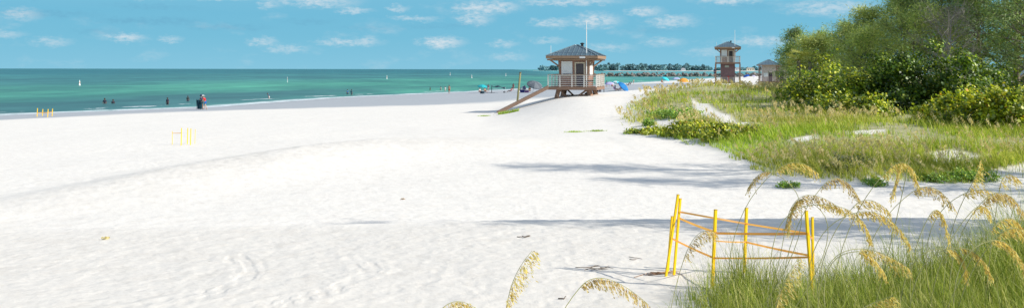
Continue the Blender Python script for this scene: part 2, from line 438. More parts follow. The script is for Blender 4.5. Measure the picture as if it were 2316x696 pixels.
cream = np.maximum(np.clip((19 - GY) / 1.2, 0, 1), 1.5 * np.exp(-(cd_ / 3.2) ** 2) * np.interp(cp_, [0, 1, 2.5, 4, 6], [.1, .5, 1, .8, .2]) * (.7 + .9 * vnoise(GX * 2.5, GY * 2.5, 21)))  # creamier near sand; on the mound, slope shade painted into the colour
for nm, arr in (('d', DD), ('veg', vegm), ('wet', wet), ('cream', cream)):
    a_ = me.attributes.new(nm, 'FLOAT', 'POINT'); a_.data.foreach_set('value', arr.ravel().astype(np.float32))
m, nt, out = new_mat('white_sand')
geo = N(nt, 'ShaderNodeNewGeometry'); P = geo.outputs['Position']
p = N(nt, 'ShaderNodeBsdfPrincipled'); p.inputs['Roughness'].default_value = .95; p.inputs['Specular IOR Level'].default_value = .1
nb = noise(nt, .12, 4, .5, P); nm_ = noise(nt, 3.0, 6, .65, P); nf = noise(nt, 14, 5, .7, P); ns = noise(nt, 3.2, 5, .75, P)
dry = mix(nt, (.825, .785, .72), (.80, .763, .70), nb.outputs[0])
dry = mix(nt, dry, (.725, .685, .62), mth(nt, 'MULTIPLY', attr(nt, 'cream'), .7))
sg = ramp(nt, [(.34, (.93, .92, .91)), (.5, (1, 1, 1)), (.7, (1.02, 1.02, 1.02))], noise(nt, 2.1, 6, .72, P).outputs[0])
dry = mix(nt, dry, sg.outputs[0], .9, 'MULTIPLY')
sp = ramp(nt, [(.0, (.72, .70, .67)), (.36, (.93, .92, .91)), (.5, (1, 1, 1)), (1, (1.06, 1.06, 1.06))], nf.outputs[0])
dry = mix(nt, dry, sp.outputs[0], .8, 'MULTIPLY')
# scraps of shell and needle litter
spk = ramp(nt, [(.66, (0, 0, 0)), (.72, (1, 1, 1))], ns.outputs[0])
dry = mix(nt, dry, (.40, .36, .30), mth(nt, 'MULTIPLY', spk.outputs[0], .35))
vegc = ramp(nt, [(.35, (.24, .25, .09)), (.62, (.46, .43, .24))], nm_.outputs[0])
c = mix(nt, dry, vegc.outputs[0], mth(nt, 'MULTIPLY', attr(nt, 'veg'), .92))
wet_shade_f = mth(nt, 'MULTIPLY_ADD', mth(nt, 'SUBTRACT', noise(nt, .25, 4, .6, P).outputs[0], .5), .5, attr(nt, 'wet'), clamp=True)
wet_shade_f = ramp(nt, [(.25, (0, 0, 0)), (.75, (1, 1, 1))], wet_shade_f)
wet_shade_f = mth(nt, 'MULTIPLY', wet_shade_f.outputs[0], mth(nt, 'GREATER_THAN', attr(nt, 'wet'), .02))
c = mix(nt, c, (.34, .375, .41), mth(nt, 'MULTIPLY', wet_shade_f, .85))  # wet sand, with sky reflection and slope shade put into its grey-blue
# dark weed left along the water's edge
wr = noise(nt, .55, 6, .7, P)
dist = attr(nt, 'd')
wl = N(nt, 'ShaderNodeMapRange'); L(nt, mth(nt, 'ABSOLUTE', mth(nt, 'SUBTRACT', dist, 3.0)), wl.inputs[0])
wl.inputs[1].default_value = 3.2; wl.inputs[2].default_value = .3; wl.inputs[3].default_value = 0; wl.inputs[4].default_value = 1
wrack = ramp(nt, [(.38, (0, 0, 0)), (.50, (1, 1, 1))], mth(nt, 'MULTIPLY', wr.outputs[0], wl.outputs[0]))
c = mix(nt, c, (.12, .10, .09), mth(nt, 'MULTIPLY', wrack.outputs[0], .85))
L(nt, c, p.inputs['Base Color'])
vo = N(nt, 'ShaderNodeTexVoronoi'); vo.feature = 'SMOOTH_F1'; vo.inputs['Scale'].default_value = 3.4; vo.inputs['Randomness'].default_value = 1; L(nt, P, vo.inputs['Vector'])
hgt = mth(nt, 'ADD', mth(nt, 'MULTIPLY', nf.outputs[0], .5), mth(nt, 'ADD', mth(nt, 'MULTIPLY', nm_.outputs[0], 1.1), mth(nt, 'MULTIPLY', vo.outputs[0], .35)))
bn = N(nt, 'ShaderNodeBump'); bn.inputs['Distance'].default_value = .03; bn.inputs['Strength'].default_value = .5
L(nt, hgt, bn.inputs['Height']); L(nt, bn.outputs[0], p.inputs['Normal'])
L(nt, p.outputs[0], out.inputs[0])
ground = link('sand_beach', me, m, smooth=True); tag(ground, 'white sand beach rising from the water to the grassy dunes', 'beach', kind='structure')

# sea
aw = np.concatenate([np.linspace(-85, -33, 50)[:-1], np.linspace(-33, 60, 560)]) * math.pi / 180
rw = np.concatenate([np.geomspace(90, 900, 420), np.geomspace(900, 60000, 90)[1:]])
WX, WY = fan(rw, aw); WD = shore_d(WX, WY)
Fw = fan_faces(len(rw), len(aw), False)[:, ::-1]
Fw = Fw[(WD.ravel()[Fw] < 3).any(1)]
me = np_mesh('sea', np.stack([WX, WY, 0 * WX], -1).reshape(-1, 3), Fw)
dn = WD + 14 * vnoise(WX * .012, WY * .02, 31) * np.clip(-WD / 60, 0, 1)
left = sstep((-20 - WX) / 40)
green = sstep((-dn) / 12) * (1 - sstep((-dn - 95) / 160))
dark = left * sstep((-dn - 1) / 8) * (1 - sstep((-dn - 34 - 25 * vnoise(WX * .01, WY * .01, 32)) / 30))
deep = sstep((-WD - 150) / 900)
inlet = sstep((WX - 20) / 120) * sstep((WY - 420) / 200)
for nm, arr in (('d', WD), ('green', green), ('dark', dark), ('deep', deep), ('inlet', inlet)):
    a_ = me.attributes.new(nm, 'FLOAT', 'POINT'); a_.data.foreach_set('value', arr.ravel().astype(np.float32))
m, nt, out = new_mat('sea_water')
geo = N(nt, 'ShaderNodeNewGeometry'); P = geo.outputs['Position']
mp = N(nt, 'ShaderNodeMapping'); L(nt, P, mp.inputs[0]); mp.inputs['Rotation'].default_value = (0, 0, R(-10)); mp.inputs['Scale'].default_value = (.016, .007, 1)
big = noise(nt, 1.0, 5, .62, mp.outputs[0])
mp2 = N(nt, 'ShaderNodeMapping'); L(nt, P, mp2.inputs[0]); mp2.inputs['Rotation'].default_value = (0, 0, R(-14)); mp2.inputs['Scale'].default_value = (.075, .04, 1)
mid = noise(nt, 1.0, 5, .65, mp2.outputs[0])
c = mix(nt, (.038, .195, .180), (.014, .15, .165), attr(nt, 'deep'))
c = mix(nt, c, (.06, .295, .195), mth(nt, 'MULTIPLY', attr(nt, 'green'), mth(nt, 'MULTIPLY_ADD', big.outputs[0], .9, .45, clamp=True)))
c = mix(nt, c, (.042, .135, .145), mth(nt, 'MULTIPLY', attr(nt, 'dark'), mth(nt, 'MULTIPLY_ADD', big.outputs[0], 1.3, .15, clamp=True)))
c = mix(nt, c, (.10, .36, .35), mth(nt, 'MULTIPLY', attr(nt, 'inlet'), .8))
sh = ramp(nt, [(.42, (.60, .70, .76)), (.58, (1.3, 1.24, 1.2))], big.outputs[0])
c = mix(nt, c, sh.outputs[0], .85, 'MULTIPLY')
sh2 = ramp(nt, [(.40, (.72, .78, .8)), (.60, (1.26, 1.2, 1.18))], mid.outputs[0])
c = mix(nt, c, sh2.outputs[0], .8, 'MULTIPLY')
dist = attr(nt, 'd')
fm = noise(nt, .09, 5, .65, P); fm2 = noise(nt, .35, 6, .75, P)
dw = mth(nt, 'ADD', dist, mth(nt, 'MULTIPLY', mth(nt, 'SUBTRACT', fm.outputs[0], .5), 9))
def band(c0, wdt):
    mr = N(nt, 'ShaderNodeMapRange'); mr.interpolation_type = 'SMOOTHSTEP'; L(nt, mth(nt, 'ABSOLUTE', mth(nt, 'SUBTRACT', dw, c0)), mr.inputs[0])
    mr.inputs[1].default_value = wdt; mr.inputs[2].default_value = wdt * .3; return mr.outputs[0]
foam = mth(nt, 'MAXIMUM', band(-1.5, 4.2), mth(nt, 'MULTIPLY', band(-10, 2.2), mth(nt, 'GREATER_THAN', fm.outputs[0], .56)))
foam = mth(nt, 'MULTIPLY', foam, ramp(nt, [(.36, (0, 0, 0)), (.50, (1, 1, 1))], fm2.outputs[0]).outputs[0])
shal = N(nt, 'ShaderNodeMapRange'); L(nt, dist, shal.inputs[0]); shal.inputs[1].default_value = -7; shal.inputs[2].default_value = 1
c = mix(nt, c, (.30, .46, .43), mth(nt, 'MULTIPLY', shal.outputs[0], .7))
c = mix(nt, c, (.82, .84, .84), mth(nt, 'MULTIPLY', foam, .85))
p = N(nt, 'ShaderNodeBsdfPrincipled'); L(nt, c, p.inputs['Base Color'])
p.inputs['Roughness'].default_value = .4; p.inputs['Specular IOR Level'].default_value = .09
bn = N(nt, 'ShaderNodeBump'); bn.inputs['Strength'].default_value = .6; bn.inputs['Distance'].default_value = .5
L(nt, mid.outputs[0], bn.inputs['Height']); L(nt, bn.outputs[0], p.inputs['Normal'])
L(nt, p.outputs[0], out.inputs[0])
sea = link('sea', me, m); tag(sea, 'teal green sea with a thin line of foam on the shore', 'sea', kind='structure')

# far land across the inlet
def strip(pts, name, mat, label):
    V = []; Fc = []
    for i, (x, y, wd, h) in enumerate(pts):
        V += [(x, y - wd / 2, -.5), (x, y - wd * .3, h), (x, y + wd * .5, h), (x, y + wd * .6, -.5)]
        if i: b = 4 * i; Fc += [(b - 4, b, b + 1, b - 3), (b - 3, b + 1, b + 2, b - 2), (b - 2, b + 2, b + 3, b - 1)]
    mb = MB(); mb.add(V, Fc); o = mb.build(name, mat); return tag(o, label, 'land', kind='structure')
SANDFAR = plain('far_sand', (.72, .70, .64), .9, .12, .01, 0)
strip([(100, 4200, 60, .3), (330, 3900, 120, 1.0), (420, 3600, 260, 1.5), (800, 3500, 300, 1.7), (1500, 3500, 300, 1.8), (3500, 3300, 400, 2.4)], 'far_shore', SANDFAR, 'pale sand strip of the far shore across the inlet')

# ================================================================== foliage materials
M_BARK = wood('grey_bark', (.20, .16, .12)); M_BARKP = wood('pale_bark', (.34, .29, .25))
M_PINE = leafmat('pine_needles', [(0, (0.165, 0.262, 0.056)), (.5, (0.367, 0.492, 0.103)), (.85, (0.638, 0.754, 0.186)), (1, (0.695, 0.634, 0.242))], .35, pscale=.35)
M_PINE2 = leafmat('olive_needles', [(0, (0.213, 0.295, 0.066)), (.5, (0.483, 0.590, 0.140)), (.85, (0.811, 0.850, 0.242)), (1, (0.811, 0.743, 0.298))], .35, pscale=.35)
M_PINED = leafmat('dark_needles', [(0, (0.117, 0.199, 0.052)), (.6, (0.274, 0.399, 0.104)), (1, (0.568, 0.664, 0.207))], .3, pscale=.4)
M_TWIG = leafmat('bare_twigs', [(0, (0.169, 0.143, 0.117)), (1, (0.390, 0.351, 0.299))], .05, gloss=0)
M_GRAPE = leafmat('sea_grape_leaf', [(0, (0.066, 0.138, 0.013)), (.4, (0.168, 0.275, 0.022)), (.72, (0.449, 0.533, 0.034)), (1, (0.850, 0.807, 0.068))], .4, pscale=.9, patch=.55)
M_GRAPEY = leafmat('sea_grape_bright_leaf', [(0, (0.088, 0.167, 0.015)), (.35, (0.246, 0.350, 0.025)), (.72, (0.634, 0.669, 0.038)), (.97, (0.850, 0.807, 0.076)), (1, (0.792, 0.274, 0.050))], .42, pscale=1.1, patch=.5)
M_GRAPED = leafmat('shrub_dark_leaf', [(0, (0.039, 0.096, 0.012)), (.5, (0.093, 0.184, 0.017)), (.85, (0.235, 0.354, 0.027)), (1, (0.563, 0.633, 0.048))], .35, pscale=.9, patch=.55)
M_VINE = leafmat('beach_vine_leaf', [(0, (0.115, 0.237, 0.037)), (.6, (0.251, 0.449, 0.056)), (.93, (0.456, 0.638, 0.074)), (1, (0.850, 0.850, 0.056))], .3, pscale=1.2)
M_GRASS = leafmat('dune_grass_blade', [(0, (0.204, 0.270, 0.036)), (.3, (0.408, 0.454, 0.068)), (.65, (0.612, 0.616, 0.135)), (1, (0.836, 0.810, 0.324))], .42, gloss=.02, pscale=.22, patch=.3, tint=(1, .95, .5))
M_GRASSG = leafmat('green_dune_grass_blade', [(0, (0.186, 0.340, 0.036)), (.5, (0.395, 0.567, 0.050)), (1, (0.707, 0.815, 0.116))], .4, gloss=.05, pscale=.35, patch=.3)
M_SEED = leafmat('straw_seed_head', [(0, (.62, .52, .22)), (.6, (.82, .72, .36)), (1, (.90, .82, .52))], .45, gloss=.02, pscale=1, patch=.1, tint=(1, .9, .6))
M_FORE = leafmat('sea_oat_leaf', [(0, (0.083, 0.136, 0.018)), (.3, (0.201, 0.271, 0.033)), (.62, (0.389, 0.472, 0.072)), (.82, (0.590, 0.625, 0.132)), (.9, (0.779, 0.708, 0.275)), (1, (0.850, 0.791, 0.396))], .4, gloss=.03, pscale=2.2, patch=.4, tint=(1, 1, .5))
M_OAT = leafmat('sea_oat_spikelet', [(0, (.48, .31, .09)), (.2, (.74, .56, .16)), (.6, (.92, .77, .27)), (1, (.96, .88, .48))], .5, gloss=.02, pscale=4, patch=.1, tint=(1, .95, .6))
M_OATB = leafmat('brown_sea_oat_spikelet', [(0, (.45, .29, .13)), (.4, (.76, .60, .26)), (1, (.95, .84, .44))], .5, gloss=.02, pscale=4, patch=.2, tint=(1, .9, .5))
M_STEM = plain('oat_stem', (.42, .40, .16), .7, .3, 5, 0)

# ================================================================== TREES
def rot_rand(r, d, s):
    v = d + Vector((r.gauss(0, s), r.gauss(0, s), r.gauss(0, s))); return v.normalized()
def tree(label, px, Y, top_py, rad, mleaf, seed, name='beach_pine', base_frac=.18, limbs=42, per=18, lsize=.30, lwid=.05, spread=.36, lean=(0, 0),
         bark=M_BARK, group='trees behind the dune shrubs', droop=.25, prof='oval', X=None, H=None, bare=False):
    r = random.Random(seed); g = np.random.default_rng(seed)
    x = (px - CX) / F * Y if X is None else X
    z0 = hh(x, Y) - .1
    H = (CAMZ - (top_py - hz(px)) / F * Y - z0) if H is None else H
    H *= .88
    root = thing(name, (x, Y, z0), label, 'tree', 0, group)
    tk = MB(); pts = []
    wob = Vector((0, 0, 0))
    for i in range(9):
        t = i / 8
        wob += Vector((r.gauss(0, .09), r.gauss(0, .09), 0)) * (H / 10)
        pts.append(Vector((lean[0] * t * t * H, lean[1] * t * t * H, H * t * .97)) + wob * t)
    r0 = .018 * H + .05
    tk.tube(pts, [r0 * (1 - .9 * i / 8) for i in range(9)], 8)
    cen = []; dirs = []
    def trunk_at(t):
        f = min(t, .999) * 8; i = int(f); return pts[i].lerp(pts[i + 1], f - i)
    for k in range(limbs):
        t = base_frac + (1 - base_frac) * ((k + r.random()) / limbs) ** .9
        tt = (t - base_frac) / (1 - base_frac)
        pf = (math.sin(math.pi * min(1, .16 + .80 * tt)) ** .7 if prof == 'oval' else (1.05 - tt) ** .8)
        ln = rad * pf * r.uniform(.55, 1.12) + .35
        a = k * 2.4 + r.uniform(-.5, .5)
        up = .25 + .75 * tt + r.uniform(-.25, .25)
        d = Vector((math.cos(a), math.sin(a), up)).normalized()
        p0 = trunk_at(t * .97); lp = [p0]
        for s in range(4):
            d = rot_rand(r, d + Vector((0, 0, .05 if not droop else (.08 - droop * .1 * s))), .16)
            lp.append(lp[-1] + d * ln / 4)
        lr = max(.014, r0 * .32 * (1 - tt * .6))
        tk.tube(lp, [lr, lr * .8, lr * .6, lr * .4, lr * .22], 5, cap=False)
        for s in range(7):
            f = r.uniform(.35, 1.0) * 4; i = min(3, int(f)); q = lp[i].lerp(lp[i + 1], f - i)
            sd = rot_rand(r, d + Vector((0, 0, .15)), .75); sl_ = ln * r.uniform(.18, .42)
            e = q + sd * sl_
            tk.tube([q, q.lerp(e, .5) + Vector((0, 0, .04)), e], [lr * .4, lr * .25, lr * .12], 4, cap=False)
            for u in (.35, .7, 1.0):
                cen.append(q.lerp(e, u)); dirs.append(sd)
        cen.append(lp[4]); dirs.append(d)
    top = pts[-1]
    for s in range(6):
        cen.append(top - Vector((r.gauss(0, .1), r.gauss(0, .1), s * .12 * H / 10 - .1))); dirs.append(Vector((0, 0, 1)))
    tk.build('trunk', bark, root, smooth=True)
    C = np.array([tuple(c) for c in cen]); D = np.array([tuple(d) for d in dirs])
    cn = g.uniform(.35, 1.5, len(C))
    idx = np.repeat(np.arange(len(C)), np.maximum(2, (per * cn)).astype(int))
    n = len(idx)
    pos = C[idx] + g.normal(size=(n, 3)) * np.array([spread, spread, spread * .72]) * g.uniform(.5, 1.15, (n, 1))
    dr = D[idx] * .8 + g.normal(size=(n, 3)) * .55 + np.array([0, 0, -droop])
    Vv, Fc = strands(pos, dr, g.uniform(.6, 1.3, n) * lsize, g.uniform(.6, 1.3, n) * lwid, g)
    link('crown', np_mesh('crown', Vv, Fc), mleaf, root)
    return root
A = 'feathery '
tree('leftmost feathery tree of the row, small and loose, beside the far huts', 1806, 98, 50, 2.0, M_PINED, 1, per=12, limbs=34, lean=(-.02, 0), base_frac=.12)
tree('low dark tree leaning left at the very end of the tree row', 1785, 100, 100, 1.7, M_PINED, 2, per=14, limbs=26, base_frac=.1)
tree('olive green feathery tree, second tall one from the left end of the row', 1862, 93, 72, 2.5, M_PINE, 3, per=15)
tree('yellowish feathery tree low in front of the left end of the row', 1835, 90, 88, 2.6, M_PINE2, 4, per=16, limbs=36, base_frac=.1)
tree('olive feathery tree third of the tall ones from the left end', 1918, 88, 52, 2.7, M_PINE, 5, per=16)
tree('pale olive tree in the middle of the row with a pointed thin top', 1970, 82, 8, 2.7, M_PINE2, 6, per=16, base_frac=.15)
tree('low olive feathery tree right behind the large shrubs', 1958, 74, 72, 3.0, M_PINE2, 7, per=17, limbs=38, base_frac=.1)
tree('tall green feathery tree whose top leaves the picture, left of the bare one', 2045, 80, -32, 3.1, M_PINE, 8, per=16)
tree('broad olive feathery tree behind the highest shrub', 2065, 70, 20, 3.4, M_PINE2, 9, per=16, base_frac=.12)
tree('tall dark tree rising behind the bare grey branches', 2130, 78, -80, 4.4, M_PINE, 10, per=28, limbs=56)
tree('half bare grey tree with thin leafless branches above the shrubs', 2150, 60, 2, 2.9, M_TWIG, 11, name='bare_tree', per=4, limbs=30, lsize=.5, lwid=.022, bark=M_BARKP, droop=.05, base_frac=.2)
tree('dark green pine with long level branches, near the right edge', 2215, 74, -120, 4.8, M_PINED, 12, per=30, limbs=60, lsize=.34, spread=.5, base_frac=.08, droop=.15)
tree('large dark pine at the right edge of the picture', 2300, 68, -190, 5.2, M_PINED, 13, per=32, limbs=58, lsize=.30, base_frac=.12, droop=.2)
tree('dense tall pine at the very right edge, in front of the dark ones', 2345, 60, -230, 4.6, M_PINED, 14, per=30, limbs=54, lsize=.28, base_frac=.14, lwid=.045)
tree('slim pine at the right edge standing behind the tall olive one', 2400, 64, -210, 3.6, M_PINE, 15, per=14, limbs=40, base_frac=.16, lwid=.045)
tree('slim pine outside the right edge shading the sand by the sea oats', 0, 13.9, 0, 1.8, M_PINED, 16, per=15, limbs=46, lsize=.26, X=16.6, H=15.1, base_frac=.1, prof='cone', group='trees right of the beach')
tree('shorter pine outside the right edge behind the sea oats', 0, 15.6, 0, 1.7, M_PINED, 19, per=16, limbs=40, lsize=.26, X=18.5, H=11.0, base_frac=.1, prof='cone', group='trees right of the beach')
tree('slim pine outside the right edge whose long shadow falls by the low sea grape', 0, 26.6, 0, 2.4, M_PINE, 18, per=9, limbs=40, lsize=.26, X=23.5, H=18.5, base_frac=.12, group='trees right of the beach')
tree('small pine outside the right edge at the dune foot', 0, 23.4, 0, 2.2, M_PINED, 17, per=9, limbs=36, lsize=.26, X=23, H=15.2, base_frac=.1, group='trees right of the beach')

def palm(label, px, Y, top_py, seed):
    r = random.Random(seed); x = (px - CX) / F * Y; z0 = hh(x, Y) - .05
    H = CAMZ - (top_py - hz(px)) / F * Y - z0
    root = thing('cabbage_palm', (x, Y, z0), label, 'palm tree', 0, 'cabbage palms')
    mb = MB(); mb.tube([(0, 0, 0), (.05, 0, H * .4), (.02, .03, H * .75)], [.2, .17, .16], 9); mb.build('trunk', M_BARK, root, smooth=True)
    fr = MB()
    for k in range(26):
        a = k * 2.4; up = r.uniform(-.5, 1.1); d = Vector((math.cos(a), math.sin(a), up)).normalized()
        c = Vector((.02, .03, H * .76)); e = c + d * r.uniform(.7, 1.0)
        fr.tube([c, c.lerp(e, .5), e], [.02, .015, .01], 4, cap=False)
        side = d.cross(Vector((0, 0, 1))).normalized(); nn = side.cross(d)
        for j in range(13):
            f = (j - 6) / 6 * 1.5
            q = (d * math.cos(f) + side * math.sin(f)).normalized(); q = (q + Vector((0, 0, -.25 * r.random()))).normalized()
            tip = e + q * .62; sd = nn.cross(q).normalized() * .028
            mid_ = e + q * .3
            fr.add([e, mid_ + sd, tip, mid_ - sd], [(0, 1, 2, 3)])
    fr.build('crown', M_GRASS, root)
palm('pale cabbage palm at the left end of the shrubs, nearest the tower', 1806, 76, 112, 3)
palm('lower cabbage palm between the shrub and the palm at the left end', 1832, 74, 116, 4)

# ================================================================== SHRUBS
def shrub(label, lobes, mleaf, seed, name='sea_grape_shrub', clumps=120, per=38, leaf=.085, csz=.30, group='shrubs on the dune', cat='shrub', stems=10, stemmat=None, fill=.35, flat=False):
    """lobes: (px, base_py, Y, half width m, depth m, height m)"""
    r = random.Random(seed); g = np.random.default_rng(seed)
    P0 = None; cs = []; ns = []
    tot = sum(l[3] * l[5] for l in lobes)
    for (px, bpy_, Y, rx, ry, h) in lobes:
        x = (px - CX) / F * Y; z = hh(x, Y) if bpy_ is None else at(px, bpy_, Y).z
        z = min(z, hh(x, Y))
        if P0 is None: P0 = np.array([x, Y, z])
        n = max(8, int(clumps * rx * h / tot))
        d = unit(g.normal(size=(n, 3))); d[:, 2] = np.abs(d[:, 2]) * 1.0 - .12
        d = unit(d)
        rad = np.where(g.random(n) < fill, g.uniform(.3, .85, n), g.uniform(.86, 1.08, n))[:, None]
        lump = 1 + .18 * np.sin(d[:, :1] * 5 + seed) * np.cos(d[:, 1:2] * 6 + seed * 2)
        q = np.array([x, Y, z]) + d * rad * lump * np.array([rx, ry, h]) 
        q[:, 2] = np.maximum(q[:, 2], height(q[:, 0], q[:, 1]) + .08)
        cs.append(q); ns.append(d)
    C = np.concatenate(cs) - P0; D = np.concatenate(ns)
    root = thing(name, P0, label, cat, 0, group)
    cn = g.uniform(.5, 1.5, len(C)); idx = np.repeat(np.arange(len(C)), np.maximum(3, per * cn).astype(int)); n = len(idx)
    off = g.normal(size=(n, 3)) * csz * np.array([1, 1, .6])
    pos = C[idx] + off
    nr = unit(D[idx]) * .35 + np.array([.45, -.2, .6]) + g.normal(size=(n, 3)) * .55
    Vv, Fc = discs(pos, nr, leaf * g.uniform(.6, 1.25, n), g)
    link('foliage', np_mesh('foliage', Vv, Fc), mleaf, root)
    sb = MB()
    for k in r.sample(range(len(C)), min(stems, len(C))):
        e = Vector(C[k]); b = Vector((e.x * .02, e.y * .02, 0)); b.z = -.03
        mid_ = b.lerp(e, .55) + Vector((r.gauss(0, .12), r.gauss(0, .12), .1)) * min(1, (e - b).length)
        sb.tube([b, mid_, e], [.035 * min(1, h), .025 * min(1, h), .01], 5, cap=False)
    sb.build('stem', stemmat or M_BARK, root, smooth=True)
    return root
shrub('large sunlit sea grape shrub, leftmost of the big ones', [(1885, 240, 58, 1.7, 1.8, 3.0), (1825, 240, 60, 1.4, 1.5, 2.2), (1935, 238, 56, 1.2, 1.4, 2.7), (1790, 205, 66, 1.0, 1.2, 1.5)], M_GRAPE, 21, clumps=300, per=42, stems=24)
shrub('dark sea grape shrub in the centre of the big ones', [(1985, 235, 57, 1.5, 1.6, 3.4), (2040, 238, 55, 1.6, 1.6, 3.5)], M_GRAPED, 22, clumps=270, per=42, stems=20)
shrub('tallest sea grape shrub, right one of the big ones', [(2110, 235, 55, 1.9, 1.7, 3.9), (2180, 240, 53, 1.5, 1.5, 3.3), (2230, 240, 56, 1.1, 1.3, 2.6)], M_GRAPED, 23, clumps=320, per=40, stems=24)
shrub('bright sea grape shrub at the foot of the large sunlit one', [(1905, 240, 53, 1.2, .9, 1.2), (1975, 245, 52, 1.2, .9, 1.25), (1860, 236, 55, .9, .8, 1.1)], M_GRAPE, 24, clumps=130, per=34, stems=8)
shrub('yellow green sea grape shrub in front at the right edge', [(2170, 285, 44, 1.3, 1.2, 1.7), (2240, 290, 42, 1.3, 1.2, 1.75), (2310, 295, 41, 1.2, 1.2, 1.8), (2105, 275, 46, .8, .9, 1.1)], M_GRAPEY, 25, clumps=300, per=36, leaf=.08, csz=.24, stems=20)
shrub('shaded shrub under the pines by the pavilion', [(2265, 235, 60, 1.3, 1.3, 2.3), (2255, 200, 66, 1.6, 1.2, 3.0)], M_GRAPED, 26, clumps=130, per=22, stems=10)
shrub('low yellow green sea grape patch spreading over the sand edge', [(1580, 312, 44.5, 1.0, 1.0, .75), (1530, 305, 46, .8, 1.0, .62), (1640, 318, 42, 1.0, 1.0, .7), (1480, 300, 48, .7, .7, .36), (1690, 312, 42, .6, .9, .6)], M_GRAPEY, 27, name='low_shrub', clumps=260, per=30, leaf=.062, csz=.15, stems=14)
shrub('flat trailing end of the sea grape patch, on bare sand', [(1445, 297, 49, .55, .5, .22), (1425, 293, 50, .3, .4, .15)], M_GRAPE, 28, name='low_shrub', clumps=40, per=12, leaf=.06, csz=.12, stems=4)
shrub('soft green plant cushion behind the sand patch at the tip of the dune', [(1535, 248, 57, 1.1, 1.3, .55), (1490, 243, 60, .9, 1.2, .45), (1560, 240, 59, .7, 1.0, .4)], M_VINE, 34, name='low_shrub', clumps=130, per=30, leaf=.05, csz=.16, stems=5)
shrub('small round bright green shrub alone beside the sand patch', [(1469, 272, 54, .36, .36, .42)], M_VINE, 29, name='round_shrub', clumps=40, per=20, leaf=.045, csz=.07, stems=4)
shrub('dark green vine mat with yellow flowers at the dune foot', [(2170, 392, 28, .55, .4, .3), (2215, 390, 28, .5, .4, .34), (2120, 392, 27.8, .45, .4, .22), (2085, 390, 28, .3, .3, .16)], M_VINE, 30, name='vine_patch', clumps=120, per=24, leaf=.03, csz=.09, stems=5)
shrub('small green vine cushion on the sand, left of the large mat', [(1980, 397, 27.2, .3, .3, .17)], M_VINE, 31, name='vine_patch', clumps=30, per=22, leaf=.028, csz=.06, stems=3)
shrub('small green vine cushion furthest left on the shaded sand', [(1782, 400, 27.0, .3, .25, .16)], M_VINE, 32, name='vine_patch', clumps=26, per=22, leaf=.028, csz=.06, stems=3)
shrub('round grey leaved bush low among the dune grass', [(1900, 378, 29, .4, .4, .5), (1945, 375, 29.5, .35, .35, .4)], leafmat('grey_leaf', [(0, (.10, .13, .07)), (1, (.27, .30, .18))], .25), 33, name='grey_bush', clumps=70, per=26, leaf=.026, csz=.09, stems=5)
def mat_under(Vv, Fc, q, hx, hy):
    xs_ = np.linspace(-hx, hx, 13); U = []
    for x_ in xs_:
        wy = hy * (1 - (x_ / hx) ** 2) + .01
        for y_ in (-wy, wy): U.append((x_, y_, hh(q.x + x_, q.y + y_) - q.z + .012))
    k_ = len(Vv); F2_ = np.array([(k_ + 2 * i, k_ + 2 * i + 2, k_ + 2 * i + 3, k_ + 2 * i + 1) for i in range(12)])
    return np.concatenate([Vv, np.array(U)]), np.concatenate([Fc, F2_])
for k, (px, py, s, lb) in enumerate([(1095, 263, .5, 'tiny grass tuft on the sand left of the ramp foot'), (1300, 299, .45, 'low green creeper on the sand, left one of two'),
                                     (1350, 297, .45, 'low green creeper on the sand, right one of two')]):
    q = gp(px, py); g = np.random.default_rng(300 + k); n = 260
    b = np.stack([g.normal(0, .35 * s + .1, n), g.normal(0, .12, n), 0 * np.zeros(n)], 1)
    b[:, 2] = height(b[:, 0] + q.x, b[:, 1] + q.y) - q.z
    Vv, Fc = blades(b, g.uniform(.05, .2, n) * s * 1.5, g.uniform(0, 6.28, n), g.uniform(.3, 1.2, n), np.full(n, .018), 2, g)
    Vv, Fc = mat_under(Vv, Fc, q, .5 * s + .3, .10)
    o = link('grass_tuft', np_mesh('grass_tuft', Vv, Fc), M_GRASSG, None, q); tag(o, lb, 'plant', 'small plants on the open sand')
q = gp(1150, 256); g = np.random.default_rng(310); n = 700
b = np.stack([g.uniform(-.9, .9, n), g.normal(0, .15, n), np.zeros(n)], 1); b[:, 2] = height(b[:, 0] + q.x, b[:, 1] + q.y) - q.z
Vv, Fc = blades(b, g.uniform(.1, .35, n), g.uniform(0, 6.28, n), g.uniform(.2, 1., n), np.full(n, .02), 2, g)
Vv, Fc = mat_under(Vv, Fc, q, .95, .14)
o = link('grass_tuft', np_mesh('grass_tuft', Vv, Fc), M_GRASSG, None, q); tag(o, 'long strip of green grass at the foot of the tower ramp', 'plant', 'small plants on the open sand')

# ================================================================== DUNE GRASS (stuff)
def dune_points(n, seed, Ymax=230, Ymin=26.5):
    g = np.random.default_rng(seed); px = g.uniform(1380, 2700, n)
    Y = 1 / g.uniform(1 / Ymax, 1 / Ymin, n); X = (px - CX) / F * Y
    k = poly_sd(X, Y, VEG)
    ok = (k > .1 + .8 * (vnoise(X * .6, Y * .6, 41) + .2)) 
    for B in BARE: ok &= ~(in_poly(X, Y, B) & (g.random(n) < .93))
    X, Y, k = X[ok], Y[ok], k[ok]
    # tufts
    tx = np.round(X * 2.2) / 2.2 + .35 * _hash((X * 2.2).astype(np.int64), (Y * 2.2).astype(np.int64), 3); 
    X = X * .55 + tx * .45
    cov = vnoise(X * .33, Y * .33, 44) + .5 * vnoise(X * .9, Y * .9, 45)
    keep = g.random(len(X)) < np.clip(.62 + 1.5 * cov, .06, 1)
    return X[keep], Y[keep], k[keep], g
